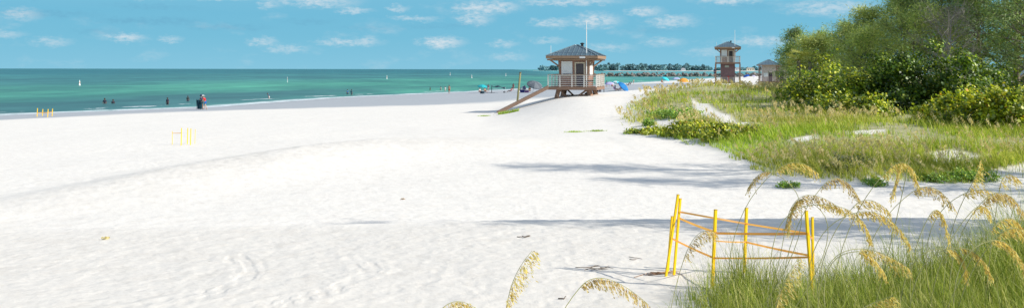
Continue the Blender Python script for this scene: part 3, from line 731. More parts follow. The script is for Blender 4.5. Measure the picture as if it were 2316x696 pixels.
def grass_obj(name, label, n, seed, hmin, hmax, mat, wk, bend, cat, filt=None, Ymax=230):
    X, Y, k, g = dune_points(n, seed, Ymax)
    if filt is not None:
        s = filt(X, Y, g); X, Y, k = X[s], Y[s], k[s]
    n = len(X); base_ = np.stack([X, Y, height(X, Y) - .02], 1)
    hgt = g.uniform(hmin, hmax, n) * (.75 + .7 * np.clip(vnoise(X * .4, Y * .4, 46) + .3, 0, 1)) * np.clip(.45 + k / 2.0, .45, 1)
    Vv, Fc = blades(base_, hgt, g.uniform(0, 6.28, n) * .6 + g.normal(math.pi * .6, 1.0, n), g.uniform(*bend, n), np.clip(wk * Y, .007, .05) * g.uniform(.7, 1.4, n), 3, g)
    o = link(name, np_mesh(name, Vv, Fc), mat); return tag(o, label, cat, kind='stuff'), base_, hgt, g
yel = lambda X, Y, g: g.random(len(X)) < np.clip(.55 + 1.6 * vnoise(X * .12, Y * .1, 51) + (Y > 60) * .25, .1, 1)
grn = lambda X, Y, g: g.random(len(X)) < np.clip(.55 - 1.6 * vnoise(X * .12, Y * .1, 51) - (Y > 75) * .35 + (Y < 40) * .3, .05, 1)
_, b1, h1, g1 = grass_obj('dune_grass', 'yellowish dune grass covering the back of the beach', 170000, 61, .26, .66, M_GRASS, .0005, (.5, 2.1), 'grass', yel)
grass_obj('green_dune_grass', 'fresh green grass at the front of the dunes', 170000, 62, .2, .55, M_GRASSG, .0005, (.5, 2.1), 'grass', grn)
# straw plumes over the grass
X, Y, k, g = dune_points(60000, 63)
s = (g.random(len(X)) < np.clip(.12 + .6 * vnoise(X * .12, Y * .1, 51) + .4 * sstep((Y - 50) / 40), .03, .8)); X, Y = X[s][:2600], Y[s][:2600]
n = len(X); b = np.stack([X, Y, height(X, Y)], 1); hg = g.uniform(.55, 1.05, n)
azz = g.normal(math.pi * .95, .9, n); bn_ = g.uniform(.5, 1.3, n)
V1, F1 = blades(b, hg, azz, bn_, np.clip(.00018 * Y, .004, .02), 4, g)
kk = 16; tipd = np.stack([np.cos(azz), np.sin(azz), 0 * azz], 1)
tp = np.repeat(np.arange(n), kk); tt = g.uniform(.62, 1.0, n * kk)
ang = bn_[tp] * tt; pos = b[tp] + tipd[tp] * (hg[tp] * (1 - np.cos(ang)) / bn_[tp])[:, None]; pos[:, 2] += hg[tp] * np.sin(ang) / bn_[tp]
V2, F2 = strands(pos, tipd[tp] * .6 + np.array([0, 0, -.8]) + g.normal(size=(n * kk, 3)) * .3, np.clip(.0042 * Y[tp], .09, .34), np.clip(.0007 * Y[tp], .014, .08), g)
o = link('dry_seed_grass', np_mesh('dry_seed_grass', np.concatenate([V1, V2]), np.concatenate([F1, F2 + len(V1)])), M_SEED)
tag(o, 'straw coloured seed plumes standing over the dune grass', 'grass', kind='stuff')

# foreground sea oat leaves
g = np.random.default_rng(71); n = 64000
px = g.uniform(1500, 2700, n); Y = g.uniform(5.5, 14.6, n) ; X = (px - CX) / F * Y
edge = 13.0 + .9 * vnoise(px * .012, px * 0, 72) + np.clip((px - 1980) / 300, 0, 1) * 1.7
lim = 1545 + 60 * vnoise(Y * 1.1, Y * 0, 73) + np.clip(9.5 - Y, 0, 4) * 12
ok = (Y < edge) & (px > lim) & (g.random(n) < np.clip((px - lim) / 140, .10, 1)) & (g.random(n) < np.clip(.75 + 1.1 * vnoise(X * 1.3, Y * 1.3, 74), .12, 1)) & (g.random(n) < np.clip((edge - Y) / 1.2, .22, 1))
X, Y, px = X[ok], Y[ok], px[ok]; n = len(X)
tuft = .22; X = X + (np.round(X / tuft) * tuft - X) * .5; Y = Y + (np.round(Y / tuft) * tuft - Y) * .5
b = np.stack([X, Y, height(X, Y) - .02], 1)
hg = (.38 + .75 * g.random(n) ** 1.4) * np.clip(.85 + (px - 1600) / 1500, .7, 1.0) * np.interp(Y, [6, 8.5, 10.5], [.5, .62, .85]) * (1 + .75 * sstep((px - 2130) / 150) * sstep((Y - 9.3) / 1.2)) * np.clip(1 + 1.0 * vnoise(X * 1.6, Y * 1.6, 75), .5, 1.5)
Vv, Fc = blades(b, hg, g.normal(math.pi * .75, 1.7, n), np.clip(g.gamma(3.0, .45, n), .25, 2.7), g.uniform(.0035, .0085, n), 4, g)
o = link('sea_oat_grass', np_mesh('sea_oat_grass', Vv, Fc), M_FORE); tag(o, 'dense green sea oat leaves in the right foreground', 'grass', kind='stuff')

# ================================================================== SEA OAT STALKS (foreground, one by one)
def bez(a, b, c, n): 
    return [a * (1 - t) ** 2 + b * 2 * t * (1 - t) + c * t * t for t in [i / (n - 1) for i in range(n)]]
def sea_oat(label, base_px, Y, S, Am, T, seed, brown=False, dens=1.0, group='sea oat stalks in the foreground'):
    r = random.Random(seed); g = np.random.default_rng(seed)
    bx = (base_px - CX) / F * Y; by = Y + r.uniform(-.15, .15); base_ = Vector((bx, by, hh(bx, by) - .03))
    s3, a3, t3 = at(*S, Y), at(*Am, Y), at(*T, Y)
    a3 = a3 * 2 - (s3 + t3) * .5                      # curve passes through the middle point
    t3.y += r.uniform(-.08, .08); a3.y += r.uniform(-.04, .04)
    root = thing('sea_oat_stalk', base_, label, 'sea oats', 0, group)
    sp_ = bez(s3, a3, t3, 26)
    tang = (sp_[1] - sp_[0]).normalized()
    ctrl = s3 - tang * (s3 - base_).length * .45
    st = bez(base_, ctrl, s3, 14)
    pts = [p_ - base_ for p_ in st + sp_[1:]]
    rad = [.0042 - .0024 * i / len(pts) for i in range(len(pts))]
    mb = MB(); mb.tube(pts, rad, 5, cap=False)
    mb.build('stem', M_STEM, root, smooth=True)
    sp_ = [p_ - base_ for p_ in sp_]
    ln = sum((sp_[i + 1] - sp_[i]).length for i in range(25))
    nb = int(max(16, 52 * ln / .42 * dens)); P_ = []; D_ = []
    tw = MB()
    for i in range(nb):
        t = (i + r.random()) / nb; f = t * 24.999; k = int(f); q = sp_[k].lerp(sp_[k + 1], f - k)
        tg = (sp_[k + 1] - sp_[k]).normalized()
        bl = (.04 + .095 * math.sin(math.pi * min(1, .12 + .85 * (1 - t) ** .8)) ) * r.uniform(.45, 1.2)
        d = (tg * .6 + Vector((r.gauss(.0, .16), r.gauss(0, .3), -.85))).normalized()
        for j in range(6):
            u = .12 + .88 * j / 5
            pos = q + (tg * .35 * (1 - u) + d * u).normalized() * bl * u + Vector((r.gauss(0, .004), r.gauss(0, .004), r.gauss(0, .004)))
            P_.append(tuple(pos)); dd = d + Vector((r.gauss(0, .13), r.gauss(0, .2), r.gauss(0, .1))); D_.append(tuple(dd))
    Vv, Fc = strands(np.array(P_), np.array(D_), g.uniform(.026, .042, len(P_)), g.uniform(.0075, .0115, len(P_)), g)
    link('seed_head', np_mesh('seed_head', Vv, Fc), M_OATB if brown else M_OAT, root)
    # one or two long leaves low on the stalk
    nb = 3; bb = np.zeros((nb, 3)); bb[:] = tuple(pts[3])
    Vv, Fc = blades(bb, g.uniform(.25, .5, nb), g.uniform(0, 6.28, nb), g.uniform(.5, 1.5, nb), np.full(nb, .006), 4, g)
    link('leaf', np_mesh('leaf', Vv, Fc), M_FORE, root)
STALKS = [
 ('short sea oat head bending left above the yellow stakes', 1672, 9.5, (1746, 390), (1722, 393), (1698, 424), 1),
 ('sea oat head arching right against the shaded dune foot', 1660, 9.5, (1752, 388), (1800, 367), (1850, 390), 0),
 ('broad brown sea oat head above the right hand stakes', 1700, 9, (1776, 520), (1815, 443), (1898, 470), 1),
 ('pale sea oat head hanging left of the broad brown one', 1715, 9, (1822, 452), (1796, 462), (1782, 520), 0),
 ('thin brown sea oat arch just above the broad brown head', 1770, 9.3, (1858, 424), (1902, 404), (1944, 448), 1),
 ('long golden head drooping from the middle of the cluster', 1760, 8.8, (1850, 462), (1932, 482), (1976, 550), 0),
 ('tall sea oat arch in front of the vine mat', 1880, 9, (1995, 398), (2046, 368), (2078, 425), 0),
 ('straight hanging sea oat head inside the tall arch', 1960, 9.1, (2040, 372), (2032, 402), (2020, 440), 0),
 ('brown sea oat head reaching right below the tall arch', 1930, 9, (2064, 434), (2110, 424), (2156, 462), 1),
 ('upright sea oat head pointing straight up, right of the arches', 2150, 9, (2192, 428), (2208, 396), (2226, 362), 0),
 ('small curled sea oat head high at the right edge', 2230, 9, (2262, 424), (2276, 398), (2300, 400), 0),
 ('low sea oat head under the upright one', 2120, 9, (2176, 440), (2220, 428), (2262, 444), 0),
 ('wide brown sea oat arch reaching the right edge', 2140, 8.8, (2212, 468), (2268, 436), (2322, 492), 1),
 ('small head bent over right of the stake group', 1840, 9, (1930, 468), (1966, 452), (2006, 476), 0),
 ('long head drooping right in the middle of the clump', 1840, 8.6, (1932, 482), (2000, 488), (2060, 552), 0),
 ('hanging golden head over the middle of the shaded band', 2060, 8.6, (2100, 492), (2130, 480), (2156, 548), 0),
 ('pale head in front of the wide brown arch', 2110, 8.7, (2196, 480), (2222, 466), (2246, 484), 0),
 ('golden head drooping at the right edge over the leaves', 2120, 8, (2240, 522), (2288, 494), (2330, 530), 0),
 ('forked golden head low in the leaves, left prong', 2050, 8, (2140, 562), (2174, 580), (2194, 630), 0),
 ('forked golden head low in the leaves, right prong', 2060, 8, (2170, 560), (2208, 574), (2232, 618), 0),
 ('golden head lying low over the leaves right of the stakes', 1870, 8, (1944, 562), (1996, 572), (2046, 600), 0),
 ('lowest drooping head among the leaves right of the stakes', 1890, 7.8, (1940, 568), (1972, 580), (2008, 622), 0),
 ('golden head dropping out at the right edge, lowest there', 2150, 7.8, (2240, 544), (2284, 554), (2318, 606), 0),
 ('thick golden head in front of the wide arch at right edge', 2170, 7.9, (2256, 536), (2300, 516), (2340, 560), 0),
 ('grey brown sea oat head inside the yellow stakes', 1500, 9.6, (1546, 590), (1576, 530), (1614, 522), 1),
 ('upright golden head in front of the right hand stakes', 1700, 7.6, (1756, 694), (1776, 640), (1812, 588), 0),
 ('single upright sea oat alone at the bottom of the sand', 1140, 7.4, (1148, 690), (1166, 622), (1204, 564), 0),
 ('arched olive sea oat head at the bottom, right of the lone one', 1230, 7.2, (1312, 650), (1376, 632), (1472, 694), 1),
 ('sea oat head just peeking in at the bottom edge', 960, 7.2, (1004, 694), (1040, 682), (1082, 704), 0),
 ('sea oat head at the bottom edge of the leaves', 1930, 7.2, (1960, 692), (1990, 678), (2014, 664), 0),
]
for i, (lb, bp, Y, S, Am, T, br) in enumerate(STALKS): sea_oat(lb, bp, Y, S, Am, T, 500 + i, bool(br))

# ================================================================== NEST STAKES AND TAPE
M_YEL = plain('yellow_paint', (.98, .58, .008), .5, .10, 9, .15)
M_ORA = leafmat('orange_tape', [(0, (1.0, .42, .13)), (1, (1.0, .50, .18))], .5, gloss=.05, patch=.12, pscale=3)
M_ORAP = leafmat('pale_orange_tape', [(0, (.92, .46, .14)), (1, (.95, .52, .2))], .4, gloss=.05, patch=.12, pscale=3)
def stake(label, px, base_py, tpx, tpy, wdt=.04, group='yellow stakes round the near nest', Y=None):
    g_ = gp(px, base_py) if Y is None else Vector(((px - CX) / F * Y, Y, 0))
    g_.z = hh(g_.x, g_.y); t = at(tpx, tpy, g_.y) - g_
    root = thing('nest_stake', g_, label, 'stake', 0, group)
    ax = t.normalized()
    mb = MB(); mb.bar(-ax * .15, t, wdt, wdt * .55, up=(-.6, .8, .01)); mb.build('shaft', M_YEL, root, bevel=.003)
    mb = MB(); mb.bar(t, t + ax * .012, wdt * 1.02, wdt * .6, up=(-.6, .8, .01)); mb.build('cap', plain('stake_top', (.62, .42, .05), .7), root)
    return g_, t
def tape(label, pts, wd=.03, mat=M_ORA, group='orange tape round the near nest', sag=.008):
    P_ = []
    for i in range(len(pts) - 1):
        for k in range(9):
            u = k / 9; q = pts[i].lerp(pts[i + 1], u); q = q + Vector((0, 0, -sag * math.sin(math.pi * u))); P_.append(q)
    P_.append(pts[-1])
    o0 = P_[0].copy(); V_ = []; Fc = []
    for i, q in enumerate(P_):
        tw = .25 * math.sin(i * .7)
        V_ += [q - o0 + Vector((0, tw * wd, -wd / 2)), q - o0 + Vector((0, -tw * wd, wd / 2))]
        if i: Fc.append((2 * i - 2, 2 * i, 2 * i + 1, 2 * i - 1))
    mb = MB(); mb.add(V_, Fc); o = mb.build('barrier_tape', mat, None, loc=o0); return tag(o, label, 'tape', group)
ST = {}
for key, lb, px, bpy_, tx, ty in (('A', 'tallest yellow stake, leftmost front one of the near nest', 1507, 624, 1534, 441), ('A2', 'yellow stake right beside the tallest one', 1525, 621, 1539, 450),
        ('A3', 'short yellow stake crossing behind the tallest one', 1511, 612, 1521, 490), ('B', 'yellow stake in the middle front with tape tied to it', 1612, 652, 1619, 475),
        ('C', 'yellow stake at the back, right of the middle one', 1684, 616, 1689, 471), ('D', 'thick yellow stake at the right end of the near nest', 1838, 668, 1824, 478),
        ('E', 'thin yellow stake right behind the thick right hand one', 1840, 640, 1838, 492)):
    ST[key] = stake(lb, px, bpy_, tx, ty, .05 if key in 'BCD' else .042)
def on(k, py):
    g_, t = ST[k]; 
    za = at(1158, 0, g_.y); tz = CAMZ - (py - hz(1158 + g_.x / g_.y * F)) / F * g_.y
    f = (tz - g_.z) / t.z; q = g_ + t * f; q.y -= .024; return q
tape('upper orange tape from the left stakes past the back stake to the right end', [on('A2', 478), on('C', 505), on('D', 527)], .028, M_ORAP, sag=.0)
tape('orange tape falling from the left stakes to the middle stake', [on('A2', 492), on('B', 524)], .034, M_ORAP)
tape('level orange tape from the middle stake to the thick right stake', [on('B', 526), on('D', 527)], .034)
tape('lower orange tape from the tallest stake down to the middle stake', [on('A', 538), on('B', 582)], .03)
tape('lowest level orange tape across the front', [on('B', 582), on('D', 580)], .026)
tape('orange tape sloping from the back stake to the right end', [on('C', 546), on('E', 578)], .03)
tape('faint orange tape between middle and back stakes', [on('B', 543), on('C', 546)], .02, M_ORAP)
tape('short orange tape joining the two right hand stakes', [on('D', 529), on('E', 538)], .03)
for i, (px, by, ty, lb) in enumerate(((84, 264, 245, 'first yellow stake from the left by the water'), (96, 262, 247, 'second yellow stake from the left by the water'),
                                      (108, 265, 247, 'third yellow stake from the left by the water'), (118, 263, 246, 'fourth yellow stake from the left by the water'))):
    ST['W%d' % i] = stake(lb, px, by, px + 1, ty, .07, 'yellow stakes of the nest by the water')
tape('orange tape round the stakes by the water', [on('W0', 255), on('W2', 255), on('W3', 253)], .07, M_ORA, 'tape of the far nests', 0)
for i, (px, by, ty, lb) in enumerate(((390, 327, 297, 'leftmost thin stake of the nest on the open sand'), (410, 329, 290, 'second stake of the nest on the open sand'),
        (424, 326, 290, 'third stake of the nest on the open sand'), (431, 328, 291, 'fourth stake of the nest on the open sand'), (441, 325, 293, 'rightmost thin stake of the nest on the open sand'))):
    ST['M%d' % i] = stake(lb, px, by, px + (1 if i else 0), ty, .045 if i in (1, 2, 3) else .025, 'yellow stakes of the nest on the open sand')
tape('pale tape between stakes on the open sand', [on('M0', 301), on('M1', 301)], .03, M_ORAP, 'tape of the far nests', 0)

# ================================================================== LIFEGUARD TOWERS
M_CLAD = None
def clad(name, col, pitch=.15):
    m, nt, out = new_mat(name); p = N(nt, 'ShaderNodeBsdfPrincipled'); tc = N(nt, 'ShaderNodeTexCoord')
    sp_ = N(nt, 'ShaderNodeSeparateXYZ'); L(nt, tc.outputs['Object'], sp_.inputs[0])
    fr = mth(nt, 'FRACT', mth(nt, 'DIVIDE', sp_.outputs[2], pitch))
    mp = N(nt, 'ShaderNodeMapping'); L(nt, tc.outputs['Object'], mp.inputs[0]); mp.inputs['Scale'].default_value = (1, 1, 7)
    n = noise(nt, 2.2, 5, .6, mp.outputs[0])
    r = ramp(nt, [(.25, tuple(c * .7 for c in col)), (.75, tuple(c * 1.3 for c in col))], n.outputs[0])
    line = ramp(nt, [(0, (.35, .35, .35)), (.12, (1, 1, 1)), (1, (1.05, 1.05, 1.05))], fr)
    L(nt, mix(nt, r.outputs[0], line.outputs[0], 1, 'MULTIPLY'), p.inputs['Base Color']); p.inputs['Roughness'].default_value = .75
    bn = N(nt, 'ShaderNodeBump'); bn.inputs['Distance'].default_value = .02; bn.inputs['Strength'].default_value = .6
    L(nt, fr, bn.inputs['Height']); L(nt, bn.outputs[0], p.inputs['Normal']); L(nt, p.outputs[0], out.inputs[0]); return m
M_CLAD = clad('red_brown_siding', (.36, .20, .145)); M_CLADP = clad('purple_brown_siding', (.22, .13, .135))
M_TAN = wood('tan_timber', (.33, .205, .12), 'X'); M_BRN = wood('brown_timber', (.27, .155, .10), 'X'); M_POST = wood('weathered_post', (.34, .20, .13), 'Z')
M_METAL = plain('blue_grey_roof_metal', (.125, .195, .235), .45, .15, 2, .05, .35, .4)
M_WHT = plain('white_paint', (.78, .78, .76), .5, .06, 3, .05); M_CREAM = plain('cream_trim', (.66, .58, .44), .6, .1, 4, .05)
M_GLASS = plain('dark_glass', (.035, .035, .045), .12, .2, 2, 0, 0, .5); M_DOOR = plain('dark_purple_door', (.085, .055, .075), .5, .2, 3, .05)
M_RAIL = plain('pale_rail_paint', (.70, .67, .62), .5, .12, 4, .05); M_DARK = plain('dark_fitting', (.03, .03, .035), .5, .2, 5, .05)
def hip_roof(root, zc, half, rise, apexr=.12, th=.10, fasc=.26, seam_n=11, mat=None):
    mb = MB(); e = half
    V_ = [(-e, -e, zc), (e, -e, zc), (e, e, zc), (-e, e, zc), (-apexr, -apexr, zc + rise), (apexr, -apexr, zc + rise), (apexr, apexr, zc + rise), (-apexr, apexr, zc + rise)]
    mb.add(V_, [(0, 1, 5, 4), (1, 2, 6, 5), (2, 3, 7, 6), (3, 0, 4, 7), (4, 5, 6, 7), (3, 2, 1, 0)])
    rf = mb.build('roof', mat or M_METAL, root)
    sm = MB()
    for k in range(4):
        M4 = Matrix.Rotation(k * math.pi / 2, 3, 'Z')
        for i in range(seam_n):
            x = -e + (i + .5) * 2 * e / seam_n
            f = 1 - (abs(x) - apexr) / (e - apexr) if abs(x) > apexr else 1
            p0 = M4 @ Vector((x, -e, zc + .02)); p1 = M4 @ Vector((x, -e + (e - apexr) * f, zc + rise * f + .02)); 
            if (p1 - p0).length > .1: sm.bar(p0, p1, .05, .05)
        c0 = M4 @ Vector((-e, -e, zc + .025)); c1 = M4 @ Vector((-apexr, -apexr, zc + rise + .025)); sm.bar(c0, c1, .12, .06)
    sm.build('seam', plain('roof_seam_metal', (.19, .26, .30), .45, .1, 3, 0, .3), rf)
    fb = MB()
    for k in range(4):
        M4 = Matrix.Rotation(k * math.pi / 2, 3, 'Z'); fb.box(M4 @ Vector((0, -e + .04, zc - fasc / 2 - .003)), (2 * e - (.0 if k % 2 == 0 else .17), .08, fasc), rz=k * math.pi / 2)
    fb.build('fascia', M_TAN, root)
    return rf
def railing(root, a, b, z, h, nposts, nrails, mat, postw=.08, slats=0, topmat=None):
    a = Vector((*a, z)); b = Vector((*b, z)); up = Vector((0, 0, 1))
    mb = MB()
    for i in range(nrails): 
        zz = up * (h * (i + .6) / nrails); mb.bar(a + zz, b + zz, .035, .04)
    for i in range(slats):
        q = a.lerp(b, (i + .5) / slats); mb.bar(q + up * .05, q + up * (h - .03), .05, .03)
    rl = mb.build('railing', mat, root)
    tb = MB(); tb.bar(a + up * h, b + up * h, .11, .05); tb.build('top_rail', topmat or M_TAN, rl)
    for i in range(nposts):
        q = a.lerp(b, i / (nposts - 1) if nposts > 1 else 0); pb = MB(); pb.bar(q, q + up * (h - .028), postw, postw); pb.build('post', mat, rl)
def cabin(root, z, hw, hwt, h, mat):
    mb = MB(); V_ = [(-hw, -hw, z), (hw, -hw, z), (hw, hw, z), (-hw, hw, z), (-hwt, -hwt, z + h), (hwt, -hwt, z + h), (hwt, hwt, z + h), (-hwt, hwt, z + h)]
    mb.add(V_, [(0, 1, 5, 4), (1, 2, 6, 5), (2, 3, 7, 6), (3, 0, 4, 7), (4, 5, 6, 7), (3, 2, 1, 0)])
    wl = mb.build('wall', mat, root)
    for k in range(4):
        M4 = Matrix.Rotation(k * math.pi / 2, 3, 'Z'); pb = MB()
        pb.bar(M4 @ Vector((hw - .02, -hw + .02, z + .003)), M4 @ Vector((hwt - .02, -hwt + .02, z + h - .003)), .15, .15, up=(1, 0, 0)); pb.build('corner_post', M_POST, root)
    return wl
def face_panel(name, root, x0, x1, z0, z1, y, th, mat, wall=None):
    mb = MB(); mb.box(((x0 + x1) / 2, y - th / 2, (z0 + z1) / 2), (x1 - x0, th, z1 - z0)); return mb.build(name, mat, root, bevel=.006)
def tower(label, px, Y, deck_z_world, rotz, two=False, ramp_px=None, name='lifeguard_tower'):
    x = (px - CX) / F * Y; z0 = hh(x, Y); root = thing(name, (x, Y, z0), label, 'lifeguard tower', rotz, 'lifeguard towers')
    dz = deck_z_world - z0; e = 2.27
    # deck
    mb = MB()
    for i in range(16): mb.box((0, -e + (i + .5) * 2 * e / 16, dz - .02), (2 * e, 2 * e / 16 - .02, .04))
    dk_ = mb.build('deck', M_BRN, root)
    mb = MB()
    for k in range(4):
        M4 = Matrix.Rotation(k * math.pi / 2, 3, 'Z'); mb.box(M4 @ Vector((0, -e + .06, dz - .155)), (2 * e - (0 if k % 2 == 0 else .25), .12, .23), rz=k * math.pi / 2)
    mb.box((-.9, 0, dz - .16), (.14, 2 * e - .26, .22)); mb.box((.9, 0, dz - .16), (.14, 2 * e - .26, .22))
    mb.build('beam', M_BRN, root)
    hw, hwt, ch = 1.27, 1.39, 2.5
    yf = -hw + .0
    cabin(root, dz, hw, hwt, ch, M_CLAD)
    tl = (hwt - hw) / ch
    # shuttered window, door and its frame stand just proud of the flared wall
    mb = MB()
    def flared(x0, x1, za, zb, th, off):
        V_ = [(x0, -hw - tl * za - off, dz + za), (x1, -hw - tl * za - off, dz + za), (x1, -hw - tl * zb - off, dz + zb), (x0, -hw - tl * zb - off, dz + zb)]
        W_ = [(a_, b_ - th, c_) for a_, b_, c_ in V_]
        b = MB(); b.add(V_ + W_, [(0, 1, 2, 3), (4, 7, 6, 5), (0, 4, 5, 1), (1, 5, 6, 2), (2, 6, 7, 3), (3, 7, 4, 0)]); return b
    ws = flared(-1.14, -.12, 1.02, 2.32, .05, .004).build('window_shutter', M_WHT, root)
    flared(-1.04, -.22, 1.10, 1.18, .02, .058).build('shutter_slot', M_DARK, ws)
    flared(-1.2, -.06, .96, 1.015, .08, .004).build('window_sill', M_CREAM, root)
    fr = MB()
    for q in (flared(.10, .22, .02, 2.12, .07, .004), flared(.92, 1.04, .02, 2.12, .07, .004), flared(.10, 1.04, 2.123, 2.24, .075, .004)): fr.add(q.v, q.f)
    fr.build('door_frame', M_CREAM, root)
    dr = flared(.223, .917, .02, 2.118, .03, .004).build('door', M_DOOR, root)
    flared(.30, .84, 1.05, 2.0, .012, .037).build('pane', M_GLASS, dr)
    flared(.83, .87, .95, 1.05, .05, .037).build('handle', M_RAIL, dr)
    # side window (sun side)
    mb = MB(); mb.box((hw + tl * 1.65 + .03, -.1, dz + 1.65), (.05, 1.5, 1.2)); mb.build('window_shutter', M_WHT, root)
    # eave brackets
    for sx in (-1, 1):
        for sy in (-1, 1):
            b = MB(); b.bar((sx * (hwt + .02), sy * hwt, dz + 1.9), (sx * 2.05, sy * 2.05, dz + ch - .06), .09, .12); b.build('bracket', M_POST, root)
    b = MB()
    for i in range(9):
        yy = -2.1 + i * .525; b.bar((-2.33, yy, dz + ch - .04), (2.33, yy, dz + ch - .04), .07, .12)
    b.build('rafter', M_TAN, root)
    rf = hip_roof(root, dz + ch + .32, 2.38, 1.02)
    b = MB(); b.lathe([(.0, .36), (.2, .3), (.2, .22), (.12, .2), (.12, -.1)], 10, (.55, -.1, dz + ch + 1.2)); b.build('roof_vent', M_DARK, rf)
    # railings
    rh = 1.12
    railing(root, (-e + .06, -e + .06), (e - .06, -e + .06), dz, rh, 5, 6, M_RAIL, .085)
    railing(root, (e - .06, -e + .16), (e - .06, e - .06), dz, rh, 4, 6, M_RAIL, .085, slats=0 if two else 14)
    railing(root, (-e + .06, -.6), (-e + .06, e - .06), dz, rh, 3, 6, M_RAIL, .085)
    railing(root, (-e + .16, e - .06), (e - .16, e - .06), dz, rh, 4, 6, M_RAIL, .085)
    # poles
    b = MB(); b.tube([(e - 1.0, -1.9, dz), (e - 1.0, -1.9, dz + 5.85)], [.055, .03], 8); b.lathe([(0, .05), (.05, .02), (.05, -.02), (0, -.05)], 8, (e - 1.0, -1.9, dz + 5.9)); b.build('flagpole', M_WHT, root)
    b = MB(); b.tube([(-2.0, -2.0, dz + 2.6), (-2.0, -2.0, dz + 3.75)], [.03, .02], 6); b.build('antenna', M_WHT, root)
    b = MB(); b.box((1.0, -2.50, dz + 2.66), (.5, .05, .16)); b.build('sign', M_WHT, root)
    if not two:
        # splayed timber piers
        for sx in (-1, 1):
            for sy in (-1, 1):
                gx = sx * 1.62; gy = sy * 1.5
                wpt = root.matrix_basis @ Vector((gx, gy, 0)); gz = hh(wpt.x, wpt.y) - z0 - .1
                b = MB(); b.bar((sx * 1.4, sy * 1.4, dz - .274), (gx, gy, gz), .42, .32); lg = b.build('leg', M_POST, root)
                b = MB(); b.bar((sx * 1.2, sy * 1.45, dz - .28), (sx * .55, sy * 1.6, gz + .12), .16, .16); b.bar((sx * 1.5, sy * 1.5, gz + .16), (sx * .5, sy * 1.52, gz + .16), .18, .14); b.build('brace', M_BRN, lg)
    else:
        lz = 1.35
        b = MB(); b.box((0, 0, (dz - .27 + lz) / 2), (2.6, 2.6, dz - .27 - lz)); lw = b.build('lower_wall', M_CLADP, root)
        b = MB(); b.box((-.15, -1.33, dz - .75), (.75, .05, .35)); b.build('sign', plain('tower_sign', (.45, .48, .42), .5), root)
        b = MB(); b.box((.1, -1.325, lz + .62), (.3, .05, 1.15)); b.build('rescue_can', plain('red_plastic', (.55, .04, .03), .4), root)
        b = MB(); b.box((0, 0, lz - .08), (4.2, 4.2, .15)); b.build('lower_deck', M_BRN, root)
        railing(root, (-2.04, -2.04), (2.04, -2.04), lz, 1.0, 5, 5, M_RAIL, .08)
        railing(root, (2.04, -1.94), (2.04, 2.04), lz, 1.0, 4, 5, M_RAIL, .08)
        for sx in (-1, 1):
            for sy in (-1, 1):
                b = MB(); b.bar((sx * 2.2, sy * 2.2, -.4), (sx * 2.2, sy * 2.2, dz - .28), .22, .22); b.build('leg', M_POST, root)
                b = MB(); b.bar((sx * 1.35, sy * 1.35, -.4), (sx * 1.35, sy * 1.35, lz - .16), .3, .3); b.build('pier', M_BRN, root)
        st = MB(); a_ = Vector((-2.1, -1.5, lz)); z_ = Vector((-5.0, -2.0, .0))
        for oy in (-.45, .45): st.bar(a_ + Vector((0, oy, 0)), z_ + Vector((0, oy, 0)), .08, .25)
        for i in range(9): st.box(a_.lerp(z_, (i + .5) / 9) + Vector((0, 0, .06)), (.3, .9, .04))
        so_ = st.build('stairs', M_BRN, root)
        hb = MB()
        for oy in (-.5, .5):
            hb.bar(a_ + Vector((0, oy, 1.0)), z_ + Vector((0, oy, 1.0)), .06, .06); hb.bar(a_ + Vector((0, oy, .5)), z_ + Vector((0, oy, .5)), .04, .04)
            for i in range(4): q = a_.lerp(z_, i / 3) + Vector((0, oy, 0)); hb.bar(q, q + Vector((0, 0, 1.0)), .06, .06)
        hb.build('handrail', M_RAIL, so_)
    if ramp_px:
        ft = Vector((*ramp_px, hh(*ramp_px))); loc = root.matrix_basis.inverted() @ ft
        a_ = Vector((-e - .02, -1.75, dz - .06)); loc = Vector((loc.x, loc.y, loc.z - .05))
        b = MB(); dirv = (loc - a_).normalized(); sd = dirv.cross(Vector((0, 0, 1))).normalized()
        for o_ in (-.5, .5): b.bar(a_ + sd * o_, loc + sd * o_, .1, .26)
        n_ = 24
        for i in range(n_): 
            q = a_.lerp(loc, (i + .5) / n_) + Vector((0, 0, .17)); Mx = Matrix((dirv, sd, dirv.cross(sd) * -1)).transposed(); b.box(q, ((loc - a_).length / n_ - .03, 1.1, .05), M=Mx)
        b.build('ramp', wood('red_timber', (.31, .19, .13), 'X'), root)
    return root
tower('nearest lifeguard tower, brown hut on low piers with a ramp to the sand', 1304, 82.0, 4.42, R(-15), ramp_px=(-1.35, 80.9))
tower('second lifeguard tower further back, two storeys high above the dune grass', 1646, 165, 7.35, R(-14), two=True)

# two small huts beyond
def hut(label, px, Y, half, zt, zb):
    x = (px - CX) / F * Y; z0 = hh(x, Y); root = thing('beach_hut', (x, Y, z0), label, 'hut', R(-12), 'small huts behind the second tower')
    H_ = at(px, zb, Y).z - z0
    b = MB(); b.box((0, 0, .55), (half * 1.9, half * 1.9, 1.0)); b.build('platform', M_BRN, root)
    b = MB(); b.box((0, 0, 1.07 + (H_ - 1.07) / 2), (half * 1.25, half * 1.25, H_ - 1.07)); b.build('wall', plain('pale_hut_wall', (.60, .50, .45), .7), root)
    f_ = -half * .625 - .003
    face_panel('door', root, -.05, .75, 1.08, 1.08 + 2.0, f_, .04, M_DOOR); face_panel('window', root, -half * .5, -.25, 2.0, 3.0, f_, .04, M_WHT)
    for sx in (-1, 1):
        for sy in (-1, 1): b = MB(); b.bar((sx * half * .85, sy * half * .85, 1.06), (sx * half * .85, sy * half * .85, H_), .2, .2); b.build('post', M_BRN, root)
    hip_roof(root, H_ + .2, half * 1.08, at(px, zt, Y).z - z0 - H_ - .2, fasc=.2, seam_n=7)
    railing(root, (-half * .92, -half * .92), (half * .92, -half * .92), 1.06, 1.0, 4, 5, plain('pinkish_rail', (.58, .47, .45), .6), .09)
